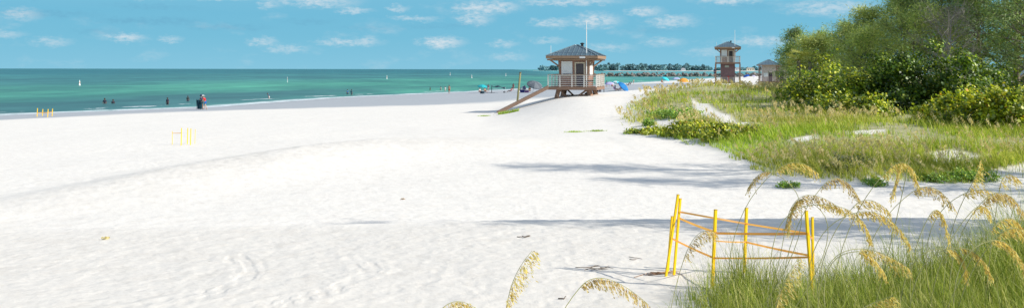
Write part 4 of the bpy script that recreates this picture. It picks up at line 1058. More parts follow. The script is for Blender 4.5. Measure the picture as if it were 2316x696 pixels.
hut('left small hut with grey hip roof beyond the second tower', 1738, 205, 2.35, 135, 149)
hut('right small hut half hidden by the end of the trees', 1765, 215, 1.9, 140, 150)

# pavilion seen through the trunks at the right edge
x, Y = 46.5, 80.0; z0 = at(2300, 224, Y).z; root = thing('pavilion', (x, Y, z0), 'pavilion with pale posts glimpsed between the trunks at the right edge', 'pavilion', R(-25))
b = MB(); b.box((0, 1.5, 1.0), (9, 3, 2.2)); b.build('wall', plain('grey_pavilion_wall', (.42, .36, .36), .8), root)
for i in range(6): b = MB(); b.bar((-4.4 + i * 1.76, -1.6, 0), (-4.4 + i * 1.76, -1.6, 2.09), .26, .26); b.build('post', plain('pale_post', (.62, .52, .46), .7), root)
for sx, c_ in ((-2.2, (.42, .09, .06)), (1.3, (.42, .09, .06))): b = MB(); b.box((sx, -.03, .95), (1.0, .05, 1.9)); b.build('door', plain('red_door', c_, .5), root)
b = MB(); b.add([(-5.2, -2.4, 2.1), (5.2, -2.4, 2.1), (5.2, 3.6, 2.1), (-5.2, 3.6, 2.1), (-2.5, .6, 2.9), (2.5, .6, 2.9)], [(0, 1, 5, 4), (1, 2, 5), (2, 3, 4, 5), (3, 0, 4), (3, 2, 1, 0)]); b.build('roof', M_METAL, root)

# leaning post in front of the shore
q = gp(1170, 233); t = at(1177, 163, q.y) - q; root = thing('leaning_post', q, 'tall olive wooden post leaning right, beside the beach chairs', 'post')
b = MB(); b.tube([t * -.08, t * .5, t * .97], [.14, .13, .12], 9); b.build('shaft', wood('olive_post', (.24, .23, .10)), root, smooth=True)
b = MB(); b.tube([t * .965, t], [.15, .13], 9); b.build('cap', plain('post_cap', (.14, .13, .08), .7), root)
q = gp(1366, 209); root = thing('fence_post', q, 'dark thin post standing at the right corner of the near tower', 'post'); b = MB(); b.bar((0, 0, -.2), (0, 0, 1.35), .14, .14); b.build('shaft', wood('dark_post', (.12, .11, .08)), root)

# ================================================================== PEOPLE
def skin_obj(name, verts, edges, radii, mat, parent, root_i=0, sub=1):
    me = bpy.data.meshes.new(name); bm = bmesh.new(); ly = bm.verts.layers.skin.verify()
    vs = [bm.verts.new(v) for v in verts]
    for i, v in enumerate(vs):
        rr_ = radii[i]; v[ly].radius = rr_ if isinstance(rr_, tuple) else (rr_, rr_); v[ly].use_root = (i == root_i)
    for a_, b_ in edges: bm.edges.new((vs[a_], vs[b_]))
    bm.to_mesh(me); bm.free()
    o = link(name, me, mat, parent)
    s_ = o.modifiers.new('skin', 'SKIN'); s_.use_smooth_shade = True
    d_ = o.modifiers.new('subdivision', 'SUBSURF'); d_.levels = sub; d_.render_levels = sub
    return o
SKINS = [(.50, .27, .17), (.42, .22, .14), (.28, .14, .09), (.58, .36, .26), (.16, .08, .05)]
def person(label, loc, rz, pose='stand', skin=0, top=None, bottom=(.05, .06, .12), hair=(.05, .03, .02), hat=None, lean=0.0, sc=1.0, seat=.28, arms='down', group=None, drop=0.0):
    loc = Vector(loc); loc.z -= drop
    root = thing('person', loc, label, 'person', rz, group); root.scale = (sc,) * 3
    Pz = .93 if pose in ('stand', 'walk') else seat
    ca, sa = math.cos(lean), math.sin(lean)
    def T(x, y, z): return Vector((x, y * ca + z * sa, Pz + z * ca - y * sa))
    v = [T(0, 0, 0), T(0, .01, .18), T(0, 0, .38), T(0, 0, .53), T(0, .02, .61), T(0, .03, .69), T(0, .02, .77), T(0, .14, .68)]
    e = [(0, 1), (1, 2), (2, 3), (3, 4), (4, 5), (5, 6), (5, 7)]
    rad = [(.15, .11), (.135, .1), (.16, .115), .056, .075, .098, .07, .015]
    head = v[5]
    sl_ = {}
    for s in (-1, 1):
        n0 = len(v); sh_ = T(s * .17, 0, .46)
        if arms == 'down': el_, wr_, pa = T(s * .24, -.02, .2), T(s * .25, .07, -.04), T(s * .25, .1, -.12)
        elif arms == 'fwd': el_, wr_, pa = T(s * .23, .1, .24), T(s * .15, .33, .2), T(s * .13, .41, .2)
        else: el_, wr_, pa = T(s * .30, .05, .25), T(s * .17, .14, .05), T(s * .14, .18, -.02)
        v += [sh_, el_, wr_, pa]; rad += [.062, .043, .028, (.036, .02)]
        e += [(2, n0), (n0, n0 + 1), (n0 + 1, n0 + 2), (n0 + 2, n0 + 3)]
        hd = (pa - wr_).normalized(); lat = Vector((0, 1, 0)) if abs(hd.y) < .8 else Vector((1, 0, 0))
        for k, (o_, ln) in enumerate(((-.027, .065), (-.009, .078), (.009, .082), (.027, .07))):
            m0 = len(v); v += [pa + lat * o_ + hd * ln * .6, pa + lat * o_ * 1.1 + hd * ln + Vector((-s * .012, 0, 0))]; rad += [.0085, .0075]; e += [(n0 + 3, m0), (m0, m0 + 1)]
        m0 = len(v); v += [wr_.lerp(pa, .4) + lat * .04 + hd * .01, wr_.lerp(pa, .6) + lat * .055 + hd * .04]; rad += [.011, .009]; e += [(n0 + 3, m0), (m0, m0 + 1)]
        n1 = len(v)
        if pose == 'stand': hp, kn, an, to = Vector((s * .095, 0, .86)), Vector((s * .11, .02, .49)), Vector((s * .115, -.02, .08)), Vector((s * .13, .15, .03))
        elif pose == 'walk': hp, kn, an, to = Vector((s * .095, 0, .86)), Vector((s * .1, .12 * s + .06, .5)), Vector((s * .1, .26 * s - .03, .09)), Vector((s * .11, .26 * s + .13, .035))
        elif pose == 'sit': hp, kn, an, to = Vector((s * .1, .05, seat - .02)), Vector((s * .13, .46, seat + .12)), Vector((s * .13, .72, .07)), Vector((s * .14, .86, .05))
        else: hp, kn, an, to = Vector((s * .1, .05, seat - .01)), Vector((s * .12, .42, seat + .30)), Vector((s * .12, .62, .07)), Vector((s * .13, .78, .04))
        v += [hp, kn, an, to]; rad += [.092, .06, .04, (.045, .03)]; e += [(0, n1), (n1, n1 + 1), (n1 + 1, n1 + 2), (n1 + 2, n1 + 3)]
        sl_[s] = (sh_, el_, hp, kn)
    skin_obj('body', v, e, rad, plain('skin_tone_%d' % skin, SKINS[skin], .55, .08, 8, 0), root)
    nm = lambda c: 'cloth_%02d_%02d_%02d' % tuple(int(x * 99) for x in c)
    if top:
        vv = [T(0, 0, .02), T(0, .01, .18), T(0, 0, .38), T(0, 0, .49)]; ee = [(0, 1), (1, 2), (2, 3)]; r2 = [(.172, .135), (.158, .125), (.182, .14), (.09, .08)]
        for s in (-1, 1): k = len(vv); vv += [sl_[s][0], sl_[s][0].lerp(sl_[s][1], .62)]; r2 += [.082, .07]; ee += [(2, k), (k, k + 1)]
        skin_obj('shirt', vv, ee, r2, plain(nm(top), top, .8, .15, 10, .1), root)
    if bottom:
        vv = [T(0, 0, .1), v[0]]; ee = [(0, 1)]; r2 = [(.15, .118), (.17, .135)]
        for s in (-1, 1): k = len(vv); vv += [sl_[s][2], sl_[s][2].lerp(sl_[s][3], .62)]; r2 += [.112, .095]; ee += [(1, k), (k, k + 1)]
        skin_obj('shorts', vv, ee, r2, plain(nm(bottom), bottom, .8, .15, 10, .1), root)
    Mh = Matrix.Rotation(-lean, 3, 'X')
    hb = MB(); hb.lathe([(.0, .155), (.06, .145), (.1, .105), (.116, .05), (.112, -.0), (.1, -.05)], 12, head + Mh @ Vector((0, -.022, -.01)), Mh); hb.build('hair', plain(nm(hair), hair, .7, .2, 20, .1), root, smooth=True)
    if hat:
        hb = MB(); hb.lathe([(.0, .2), (.08, .19), (.118, .14), (.125, .07), (.24, .05), (.245, .04), (.12, .045)], 14, head, Mh); hb.build('hat', plain(nm(hat), hat, .8, .1, 10, .1), root, smooth=True)
    return root
def pgp(px, py): return gp(px, py)
NAVY = (.03, .045, .10); TEAL = (.02, .14, .18); BLUE = (.02, .12, .40); REDC = (.50, .035, .04); WHITE = (.75, .75, .74); BLACK = (.02, .02, .022)
person('person in a red shirt and blue shorts with a white hat, bending by the water', pgp(465, 248), R(75), 'walk', 3, REDC, BLUE, hat=WHITE, lean=.45, arms='fwd')
person('person in dark navy clothes and cap left of the red shirted one', pgp(457, 247.5), R(60), 'stand', 1, NAVY, (.02, .05, .08), hat=NAVY, lean=.15, arms='fwd')
person('person in dark blue shirt and white shorts stooping at the water edge', pgp(609, 229), R(100), 'walk', 1, (.02, .08, .20), WHITE, lean=.5)
person('person in a bright blue shirt standing at the water, left of a pair', pgp(786, 219.5), R(20), 'stand', 1, (.02, .18, .38), NAVY, sc=1.04)
person('person in a teal grey shirt standing right of the bright blue one', pgp(795, 219.5), R(-30), 'stand', 2, (.05, .18, .24), (.10, .16, .20))
person('sunburnt person in red shorts standing at the foam near the middle', pgp(1016, 212), R(160), 'stand', 0, None, (.48, .12, .07), sc=1.05)
person('person in a white shirt wading left of the sunburnt one', wp(1007, 206), R(170), 'stand', 0, WHITE, WHITE, drop=.45)
person('bather in pale clothes wading at the foam, second left of the sunburnt one', wp(997, 204), R(150), 'stand', 3, (.6, .55, .5), (.5, .45, .45), drop=.7)
person('bather waist deep in dark clothes far left of the foam group', wp(973, 204), R(120), 'stand', 1, (.1, .12, .12), drop=.85)
person('dark bather standing knee deep left of the bending pair', wp(379, 237), R(170), 'stand', 4, (.05, .04, .07), (.05, .03, .05), drop=.55)
person('dark bather waist deep just left of the bending pair', wp(425, 229), R(190), 'stand', 4, (.04, .05, .05), drop=.75)
person('swimmer with head and shoulders out of the water, left one', wp(237, 234.5), R(200), 'stand', 4, (.03, .03, .05), drop=1.05, sc=1.15)
person('swimmer barely out of the water, right one', wp(256, 234), R(200), 'stand', 4, (.04, .04, .06), drop=1.22, sc=1.1)
person('person lying back in the shallows, left of two', pgp(748, 220), R(80), 'ground', 1, (.14, .05, .05), (.1, .04, .05), seat=.16, lean=-.3)
person('person sitting in the shallows, right of two', pgp(756, 219.5), R(100), 'ground', 2, (.16, .08, .05), (.2, .06, .05), seat=.16, lean=-.2)
# group at the turquoise parasol
person('person in white sitting under the turquoise parasol', pgp(1085, 209), R(200), 'ground', 0, WHITE, (.3, .05, .04), seat=.16)
person('suntanned person sitting right of the turquoise parasol pole', pgp(1097, 208.5), R(220), 'ground', 0, None, BLACK, seat=.16, lean=-.1)
person('person in a dark top standing right of the turquoise parasol', pgp(1104.5, 207), R(180), 'stand', 1, (.13, .08, .12), (.5, .45, .45), sc=.95)
person('person in maroon standing behind a beach chair', pgp(1161, 205), R(180), 'stand', 1, (.13, .04, .06), (.10, .04, .07), hair=BLACK)
person('person lying back in a beach chair left of the leaning post', pgp(1155, 209), R(70), 'sit', 0, (.5, .1, .09), (.08, .05, .12), seat=.30, lean=-.5)
person('person in dark clothes sitting by the cooler right of the leaning post', pgp(1187, 208), R(190), 'sit', 1, (.015, .03, .05), (.06, .04, .16), seat=.42, sc=1.1)
person('person in brown sitting right of the cooler group', pgp(1198, 208), R(160), 'ground', 1, (.15, .06, .03), NAVY, seat=.25, sc=1.1)
# group right of the tower
person('person in dark purple sitting below the blue parasol', pgp(1391, 206), R(-120), 'sit', 2, (.06, .03, .10), (.25, .05, .12), seat=.36)
person('person lying back on a chair right of the purple one', pgp(1401, 205.5), R(100), 'sit', 0, (.5, .25, .3), (.12, .1, .1), seat=.3, lean=-.6)
person('person in orange sitting behind the blue parasol, further up the beach', pgp(1384, 196.5), R(200), 'ground', 0, (.6, .22, .08), seat=.2)
person('person in a dark swimsuit standing left of the blue parasol, behind the railing', pgp(1372, 197.5), R(180), 'stand', 0, (.05, .08, .12), (.05, .08, .12))
person('lone pale person standing at the far water edge', pgp(1433, 190.5), R(180), 'stand', 3, (.55, .5, .42), (.4, .35, .3), sc=1.05)
person('person sitting beneath the far cyan parasol', pgp(1497, 188.5), R(200), 'sit', 0, (.45, .2, .14), (.1, .06, .06), seat=.36, sc=1.3)
person('dark person lying at the far water edge', pgp(1421, 194), R(80), 'ground', 2, (.1, .03, .04), (.1, .04, .04), seat=.2, lean=-.5, sc=1.2)
tw2 = (1646 - CX) / F * 165
person('person in navy at the head of the second tower stairs', (at(1618, 161, 163).x, 163.4, 4.62), R(150), 'stand', 1, NAVY, NAVY)

# ================================================================== BEACH GEAR
def parasol(label, px, py, rad, pole, tilt=(0, 0), cols=((.02, .45, .48),), group='beach parasols', up=None):
    q = gp(px, py); root = thing('beach_parasol', q, label, 'parasol', 0, group)
    M3 = Matrix.Rotation(tilt[1], 3, 'Y') @ Matrix.Rotation(tilt[0], 3, 'X')
    top_ = M3 @ Vector((0, 0, pole))
    b = MB(); b.tube([M3 @ Vector((0, 0, -.3)), top_ + M3 @ Vector((0, 0, .1))], .022, 7); b.build('pole', plain('parasol_pole', (.6, .6, .58), .4), root)
    n = 8; mats = [plain('canopy_%02d_%02d_%02d' % tuple(int(x * 99) for x in c), c, .75, .1, 6, .05) for c in cols]
    hubs = {}
    for k in range(n):
        b = hubs.setdefault(k % len(mats), MB()); V_ = []
        for j, (rr_, zz) in enumerate(((0, 0), (.4, -.06), (.75, -.2), (1.0, -.38), (1.0, -.5))):
            for a_ in (k, k + .5, k + 1):
                f_ = .97 if a_ != int(a_) else 1.0
                an = a_ * 2 * math.pi / n; V_.append(top_ + M3 @ Vector((rad * rr_ * f_ * math.cos(an), rad * rr_ * f_ * math.sin(an), rad * zz)))
        Fc = [(j * 3 + i, j * 3 + i + 1, j * 3 + i + 4, j * 3 + i + 3) for j in range(4) for i in range(2)]
        b.add(V_, Fc)
    for i, b in hubs.items(): b.build('canopy', mats[i], root)
    rb = MB()
    for k in range(n):
        an = k * 2 * math.pi / n; rb.tube([top_ + M3 @ Vector((0, 0, -rad * .3)), top_ + M3 @ Vector((rad * .6 * math.cos(an), rad * .6 * math.sin(an), -rad * .16))], .008, 4, cap=False)
    rb.build('rib', plain('parasol_rib', (.5, .5, .5), .4), root)
def chair(label, px, py, rz, col, frame=(.6, .6, .6), sc=1.0, group='beach chairs'):
    q = gp(px, py); root = thing('beach_chair', q, label, 'beach chair', rz, group); root.scale = (sc,) * 3
    fm = plain('chair_frame_%d' % int(frame[0] * 99), frame, .35, .1, 5, 0, .6)
    b = MB()
    for s in (-.28, .28):
        b.tube([(s, -.5, .95), (s, -.18, .28), (s, .3, .33)], .016, 6); b.tube([(s, -.3, 0.02), (s, .25, .5), (s, -.32, .55)], .014, 6); b.tube([(s, .32, .0), (s, .0, .5)], .014, 6)
    b.tube([(-.28, -.3, .02), (.28, -.3, .02)], .014, 6); b.tube([(-.28, .32, .02), (.28, .32, .02)], .014, 6)
    b.build('frame', fm, root)
    cm = plain('sling_%02d_%02d_%02d' % tuple(int(x * 99) for x in col), col, .8, .15, 8, .1)
    b = MB(); b.add([(-.27, -.17, .285), (.27, -.17, .285), (.27, .06, .27), (-.27, .06, .27), (.27, .3, .335), (-.27, .3, .335)], [(0, 1, 2, 3), (3, 2, 4, 5)]); b.build('seat', cm, root)
    b = MB(); b.add([(-.27, -.185, .3), (.27, -.185, .3), (.27, -.36, .62), (-.27, -.36, .62), (.27, -.5, .94), (-.27, -.5, .94)], [(0, 1, 2, 3), (3, 2, 4, 5)]); b.build('backrest', cm, root)
def cooler(label, px, py, rz, col, s=1.0, name='cooler', cat='cooler'):
    q = gp(px, py); root = thing(name, q, label, cat, rz, 'coolers and bags on the sand'); root.scale = (s,) * 3
    m_ = plain('box_%02d_%02d_%02d' % tuple(int(x * 99) for x in col), col, .5, .15, 6, .1)
    b = MB(); b.box((0, 0, .18), (.62, .36, .36)); b.build('body', m_, root, bevel=.03)
    b = MB(); b.box((0, 0, .395), (.65, .39, .07)); b.build('lid', plain('cooler_lid', (.6, .6, .6), .5), root, bevel=.02)
    b = MB(); b.tube([(-.33, 0, .3), (-.34, 0, .5), (.34, 0, .5), (.33, 0, .3)], .015, 6); b.build('handle', M_DARK, root)
def bag(label, px, py, rz, col, s=1.0):
    q = gp(px, py); root = thing('beach_bag', q, label, 'bag', rz, 'coolers and bags on the sand'); root.scale = (s,) * 3
    b = MB(); prof = [(.0, .0), (.3, .0), (.36, .1), (.34, .3), (.26, .42), (.22, .4)]
    b.lathe(prof, 12, (0, 0, 0), Matrix.Diagonal((1, .55, 1))); b.build('body', plain('bag_%02d_%02d_%02d' % tuple(int(x * 99) for x in col), col, .85, .2, 7, .2), root, smooth=True)
    b = MB(); b.tube([(-.16, 0, .4), (-.1, 0, .62), (.1, 0, .62), (.16, 0, .4)], .018, 6); b.build('handle', M_DARK, root)
def towel(label, px, py, rz, col, ln=1.8):
    q = gp(px, py); root = None
    g_ = 12; V_ = []; Fc = []
    for i in range(g_ + 1):
        for j in range(5):
            lx = (i / g_ - .5) * ln; ly = (j / 4 - .5) * .85; X_ = q.x + lx * math.cos(rz) - ly * math.sin(rz); Y_ = q.y + lx * math.sin(rz) + ly * math.cos(rz)
            V_.append((X_ - q.x, Y_ - q.y, hh(X_, Y_) - q.z + .07 + .03 * math.sin(i * 1.3 + j)))
            if i and j: k = i * 5 + j; Fc.append((k - 6, k - 1, k, k - 5))
    b = MB(); b.add(V_, Fc); o = b.build('beach_towel', plain('towel_%02d_%02d_%02d' % tuple(int(x * 99) for x in col), col, .9, .2, 9, .2), None, loc=q); tag(o, label, 'towel', 'towels on the sand')
parasol('turquoise parasol, leftmost on the beach', 1090, 210, 1.05, 1.75, (.1, .08), ((.02, .45, .47), (.02, .36, .42)))
parasol('grey parasol tilted towards the camera, right of the leaning post', 1205, 209, 1.6, 2.35, (.42, .22), ((.16, .18, .20), (.10, .12, .14)))
parasol('lavender parasol right of the near tower', 1379, 203, 1.05, 1.75, (.1, -.05), ((.42, .38, .66), (.55, .5, .72)))
parasol('turquoise and white parasol between lavender and blue ones', 1392, 201, 1.2, 1.85, (-.1, .15), ((.10, .58, .66), (.55, .68, .70)))
parasol('deep blue parasol tilted down to the right', 1401, 206, 1.35, 1.75, (.35, .75), ((.015, .16, .42), (.015, .20, .50)))
parasol('far cyan parasol tilted right', 1501, 186.5, 1.7, 2.3, (.2, .45), ((.03, .52, .62), (.06, .60, .68)))
parasol('far lavender blue parasol beyond the cyan one', 1529, 185.5, 1.6, 1.9, (0, 0), ((.35, .38, .66), (.55, .55, .72)))
parasol('bright blue parasol right of the second tower', 1690, 178, 1.7, 2.1, (.1, -.35), ((.02, .12, .50), (.02, .09, .40)))
parasol('lavender white parasol behind the bright blue one', 1703, 178, 1.3, 1.8, (.1, .4), ((.62, .58, .70), (.4, .38, .62)))
chair('reclined beach chair with a dark red sling left of the leaning post', 1154, 209, R(70), (.25, .05, .08))
chair('dark blue beach chair just right of the leaning post', 1173, 208.5, R(100), (.03, .03, .06), sc=1.1)
chair('navy beach chair in the middle of the cooler group', 1186.5, 209, R(190), (.02, .03, .08), sc=1.3)
chair('grey beach chair below the blue parasol', 1392, 206.5, R(-120), (.10, .05, .14))
chair('pale beach chair right below the blue parasol', 1402, 206, R(100), (.30, .28, .30))
chair('dark beach chair at the far water edge', 1424, 193.5, R(60), (.08, .03, .04), sc=1.2)
cooler('purple blue cooler right of the leaning post', 1181, 209.5, R(5), (.05, .04, .22), 1.5)
cooler('second cooler with red side in the same group', 1191.5, 209.8, R(-10), (.10, .04, .14), 1.25)
bag('dark teal bag under the turquoise parasol', 1091, 212, 0, (.03, .06, .08), 1.25)
bag('black bag on the sand by the near tower right corner', 1350, 208, R(20), (.03, .03, .03))
bag('dark grey bag next to the black one', 1357, 208, R(50), (.05, .05, .06))
bag('small pale bag on the sand right of the shade cloth', 1141, 210, 0, (.15, .15, .16), .7)
towel('maroon towel laid out right of the dark teal bag', 1107, 210.5, R(4), (.22, .08, .12), 2.2)
towel('green towel left of the purple clothed person', 1385, 206.6, R(4), (.14, .22, .12))
# large bag held by the bending pair
q = gp(452, 248); root = thing('beach_bundle', q, 'tall dark teal bundle of folded chairs beside the bending pair', 'bundle', R(10))
b = MB()
for i in range(4): b.box((-.24 + i * .15, .03 * i, .62), (.11, .5, 1.1), M=Matrix.Rotation(.06 * (i - 1.5), 3, 'Y'))
b.build('folded_fabric', plain('dark_teal_cloth', (.012, .06, .085), .8, .25, 8, .2), root, bevel=.03)
b = MB(); b.tube([(-.35, -.28, 0), (-.33, -.28, 1.25), (.32, -.28, 1.22), (.36, -.28, 0)], .018, 6); b.build('frame', M_DARK, root)
# shade cloth flying from a hoop
q = gp(1127, 210); root = thing('shade_cloth', q, 'dark blue shade cloth stretched from a hoop with a guy line', 'shade canopy')
k_ = q.y / F
def loc_(px, py, dy=0): return at(px, py, q.y + dy) - q
b = MB(); V_ = []; nS = 16
for i in range(nS):
    u = i / (nS - 1); c0 = loc_(1112 + 30 * u, 193.0 + 4.5 * u + 1.2 * math.sin(u * 9), 0)
    for j in range(5):
        v_ = j / 4 - .5; V_.append(c0 + Vector((0, v_ * 2.6, .12 * math.sin(u * 11 + j * 1.4) - .5 * v_ * v_ - .12 * (1 - u))))
Fc = [(i * 5 + j, i * 5 + j + 1, (i + 1) * 5 + j + 1, (i + 1) * 5 + j) for i in range(nS - 1) for j in range(4)]
b.add(V_, Fc); b.build('fabric', plain('navy_shade', (.025, .045, .075), .8, .25, 4, .2), root)
b = MB(); hoop = [Vector((loc_(1112, 205).x, 1.5 * math.cos(a_), max(-.1, loc_(1112, 193).z * math.sin(a_)))) for a_ in [math.pi * i / 14 for i in range(15)]]; b.tube(hoop, .035, 6); b.build('hoop', M_DARK, root)
b = MB(); b.tube([loc_(1142, 198), loc_(1148, 210)], .02, 5); b.build('guy_line', M_RAIL, root)
# far tents
def tent(label, px, py, rad, h, col, name='pop_up_tent'):
    q = gp(px, py); root = thing(name, q, label, 'tent', R(15), 'beach tents')
    b = MB(); V_ = []; n = 10; m_ = 6
    for i in range(m_ + 1):
        a_ = math.pi * i / m_
        for j in range(n + 1):
            u = j / n * 2 - 1; s_ = math.sqrt(max(0, 1 - u * u * .85)); V_.append((rad * u, rad * .8 * math.cos(a_) * s_, h * math.sin(a_) * s_))
    Fc = [(i * (n + 1) + j, i * (n + 1) + j + 1, (i + 1) * (n + 1) + j + 1, (i + 1) * (n + 1) + j) for i in range(m_ - 1 + 1) for j in range(n) if i > 1]
    b.add(V_, Fc); b.build('fabric', plain('tent_%02d_%02d_%02d' % tuple(int(x * 99) for x in col), col, .8, .1, 3, .1), root)
    b = MB(); b.tube([(rad * math.cos(a_), 0, h * math.sin(a_) * .99) for a_ in [math.pi * i / 10 for i in range(11)]], .03, 5); b.build('pole', M_RAIL, root)
tent('far orange beach tent beyond the cyan parasol', 1546, 186, 1.9, 1.6, (.75, .32, .05))
q = gp(1726, 181); root = thing('canopy_tent', q, 'white peaked canopy tent in front of the left small hut', 'tent', R(-10), 'beach tents')
zz = at(1726, 175.5, q.y).z - q.z; zt = at(1726, 167, q.y).z - q.z
b = MB(); e_ = 1.75; b.add([(-e_, -e_, zz), (e_, -e_, zz), (e_, e_, zz), (-e_, e_, zz), (0, 0, zt), (-e_, -e_, zz - .2), (e_, -e_, zz - .2), (e_, e_, zz - .2), (-e_, e_, zz - .2)],
    [(0, 1, 4), (1, 2, 4), (2, 3, 4), (3, 0, 4), (0, 5, 6, 1), (1, 6, 7, 2), (2, 7, 8, 3), (3, 8, 5, 0)]); b.build('fabric', plain('white_canvas', (.78, .76, .72), .8, .05, 3, .1), root)
for sx in (-1, 1):
    for sy in (-1, 1): b = MB(); b.tube([(sx * e_ * .97, sy * e_ * .97, -.1), (sx * e_ * .97, sy * e_ * .97, zz)], .03, 6); b.build('leg', M_RAIL, root)
q = gp(1760, 181); root = thing('feather_flag', q, 'lavender white feather flag leaning in front of the right small hut', 'flag')
b = MB(); b.tube([(-.3, 0, 0), (-.35, 0, 1.6), (-.55, 0, 2.6)], [.03, .025, .015], 6); b.build('pole', M_RAIL, root)
b = MB(); V_ = [];
for i in range(10):
    u = i / 9; x0 = -.33 - .22 * u * u; V_ += [(x0, .05 * math.sin(u * 6), .5 + 2.1 * u), (x0 + .75 * (1 - u * .5) * math.sin(math.pi * (.15 + .8 * (1 - u) * .6 + .2)) + .05, .12 * math.sin(u * 5 + 1), .35 + 2.1 * u)]
b.add(V_, [(2 * i, 2 * i + 1, 2 * i + 3, 2 * i + 2) for i in range(9)]); b.build('fabric', plain('lavender_cloth', (.52, .48, .75), .8, .2, 2, .1), root)
# buoys
def buoy(label, px, py, h, pole=False):
    q = wp(px, py + 1.5); root = thing('buoy', q, label, 'buoy', 0, 'white buoys off the beach')
    m_ = plain('buoy_white', (.8, .8, .78), .4, .05, 4, 0); r_ = .09 if pole else .22
    b = MB(); b.lathe([(0, -.3), (r_ * 1.6, -.1), (r_ * 1.7, .12), (r_, .3), (r_ * .85, h * .7), (r_ * .3, h), (0, h * 1.02)], 12); b.build('float', m_, root, smooth=True)
    b = MB(); b.lathe([(r_ * .95, h * .5), (r_ * .99, h * .5), (r_ * .94, h * .62), (r_ * .9, h * .62)], 12); b.build('band', plain('buoy_orange', (.7, .25, .05), .5), root)
buoy('nearest white buoy, alone far left', 180, 192, 1.9); buoy('thin pale marker pole in the green water', 650, 185, 2.6, True); buoy('white buoy left of the middle of the sea', 875, 177.5, 2.2)
buoy('white buoy closest to the horizon, near the middle', 1018, 169, 3.0); buoy('white buoy above the turquoise parasol', 1067, 175.5, 2.3); buoy('white buoy left of the leaning post', 1144, 171, 2.8)

# litter on the sand
def sticks(label, px, py, n, ln, seed, col=(.16, .12, .09), th=.008, name='driftwood'):
    q = gp(px, py); r = random.Random(seed); b = MB()
    for i in range(n):
        a_ = r.gauss(0, .35); p0 = Vector((r.gauss(0, ln * .25), r.gauss(0, .05), 0)); d = Vector((math.cos(a_), math.sin(a_), 0)) * ln * r.uniform(.4, 1)
        P_ = []
        for t in (-.5, -.1, .2, .5):
            v_ = p0 + d * t + Vector((0, r.gauss(0, .02), 0)); v_.z = hh(q.x + v_.x, q.y + v_.y) - q.z + th * .8 + abs(r.gauss(0, .012)); P_.append(v_)
        b.tube(P_, [th, th * 1.1, th, th * .5], 5)
    o = b.build(name, wood('stick_%02d' % int(col[0] * 99), col), None, smooth=True, loc=q); tag(o, label, 'driftwood', 'scraps of wood on the sand')
sticks('small dark stick heap on the sand, left of the stakes', 1184, 537, 4, .2, 1); sticks('fan of grey twigs left below the stakes', 1350, 606, 5, .42, 2, th=.006)
sticks('single short stick near the arched sea oat', 1265, 674, 1, .14, 3, th=.009); sticks('reddish dry needles at the foot of the left stakes', 1490, 619, 12, .5, 4, (.36, .19, .10), .005)
sticks('tiny tan scrap on the middle of the sand', 913, 452, 2, .12, 5, (.42, .28, .16), .012); sticks('thin twig between the lone sea oat and the stakes', 1450, 587, 2, .3, 6, (.2, .15, .13), .006)
q = gp(240, 541); g = np.random.default_rng(9); Vv, Fc = discs(g.normal(size=(8, 3)) * np.array([.05, .03, .01]) + np.array([0, 0, .03]), g.normal(size=(8, 3)) * .5 + np.array([0, 0, 1]), .035, g)
o = link('fallen_leaf', np_mesh('fallen_leaf', Vv, Fc), M_SEED, None, q); tag(o, 'yellow green leaf cluster lying on the open sand at the left', 'leaf')
q = gp(1555, 313); root = thing('marker_flag', q, 'tiny orange marker flag at the edge of the low sea grape', 'flag'); b = MB(); b.tube([(0, 0, 0), (0, 0, .3)], .008, 5); b.build('pole', M_RAIL, root)
b = MB(); b.add([(0, 0, .3), (.16, .02, .28), (.15, .01, .12), (0, 0, .14)], [(0, 1, 2, 3)]); b.build('fabric', M_ORA, root)

# ================================================================== JETTY, FAR WOOD, FAR HOUSES
b = MB(); r = random.Random(5)
jx0, jy0, jx1, jy1 = at(1338, 172, 735).x, 735, 300, 748
for i in range(620):
    u = r.random(); x = jx0 + (jx1 - jx0) * u; y = jy0 + (jy1 - jy0) * u + r.gauss(0, 1.8); hgt = 3.3 * (1 - abs(r.gauss(0, .45)))
    Vr, Fr = icorock((x, y, max(.1, hgt * r.random() ** .5 )), r.uniform(.8, 1.6), i); b.add(Vr, Fr)
b.bar((jx0, jy0, .2), (jx1, jy1, .2), 4.5, 1.2)
o = b.build('rock_jetty', plain('jetty_rock', (.23, .21, .19), .85, .5, .15, .3), None); tag(o, 'long low jetty of grey boulders reaching into the inlet', 'jetty')
g = np.random.default_rng(77); P_ = []; S_ = []
cl_ = [(1220, 1262, 148, .7), (1345, 1420, 146, .9), (1420, 1560, 145, 1.0), (1560, 1612, 148, .8), (1680, 1720, 150, .6), (1625, 1680, 153, .5), (1720, 2316, 150, .8)]
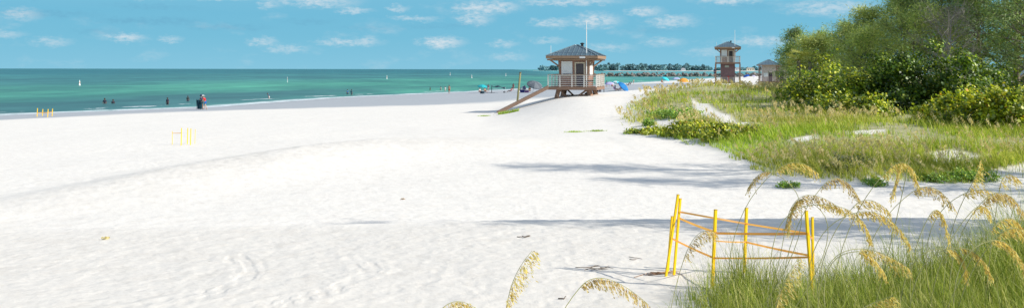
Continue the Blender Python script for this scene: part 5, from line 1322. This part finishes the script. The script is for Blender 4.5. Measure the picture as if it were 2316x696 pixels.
for x0, x1, ty, dn_ in cl_:
    for px in np.arange(x0, x1, 3.2):
        if g.random() > .8 * dn_ + .15: continue
        px += g.normal() * 1.5; Yt = 3700 + g.normal() * 60; tz = (157 - ty + g.normal() * 2.4) / F * Yt
        n = 60; zz = g.random(n) ** .8 * tz + 3; rr_ = np.sin(np.clip(zz / (tz + 3), .1, 1) * 3) * 6 + 2.2
        X_ = (px - CX) / F * Yt + g.normal(size=n) * rr_ * .75; P_.append(np.stack([X_, Yt + g.normal(size=n) * rr_, zz], 1)); S_.append(g.uniform(2.6, 5.0, n))
P_ = np.concatenate(P_); S_ = np.concatenate(S_)
Vv, Fc = discs(P_, g.normal(size=P_.shape) + np.array([.3, -.6, .5]), S_, g, k=5)
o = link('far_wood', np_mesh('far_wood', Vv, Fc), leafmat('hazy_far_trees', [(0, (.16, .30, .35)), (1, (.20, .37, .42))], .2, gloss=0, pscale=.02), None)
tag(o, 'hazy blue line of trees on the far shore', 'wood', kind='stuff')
for i, (px, w_, h_, col, rc, lb) in enumerate(((1645, 26, 10, (.72, .68, .66), (.35, .12, .10), 'white far house with a red roof left of the second tower'), (1668, 20, 9, (.70, .70, .70), (.3, .3, .3), 'small white far house behind the second tower'),
        (1697, 30, 8, (.72, .66, .50), (.4, .36, .3), 'cream far house right of the second tower'), (1545, 16, 6, (.7, .7, .7), (.4, .4, .42), 'tiny white far house among the hazy trees'))):
    Yh = 3480; x = (px - CX) / F * Yh; root = thing('far_house', (x, Yh, 2.3), lb, 'house', 0, 'houses on the far shore')
    b = MB(); b.box((0, 0, h_ / 2), (w_, 12, h_)); b.build('wall', plain('far_wall_%d' % i, col, .8, .05, .1, 0), root)
    b = MB(); b.add([(-w_ / 2 - 1, -7, h_), (w_ / 2 + 1, -7, h_), (w_ / 2 + 1, 7, h_), (-w_ / 2 - 1, 7, h_), (-w_ / 2 + 4, 0, h_ + 4), (w_ / 2 - 4, 0, h_ + 4)], [(0, 1, 5, 4), (1, 2, 5), (2, 3, 4, 5), (3, 0, 4), (3, 2, 1, 0)]); b.build('roof', plain('far_roof_%d' % i, rc, .8, .1, .1, 0), root)
    for k in (-1, 0, 1): b = MB(); b.box((k * w_ * .3, -6.04, h_ * .55), (w_ * .14, .1, h_ * .4)); b.build('window', M_GLASS, root)
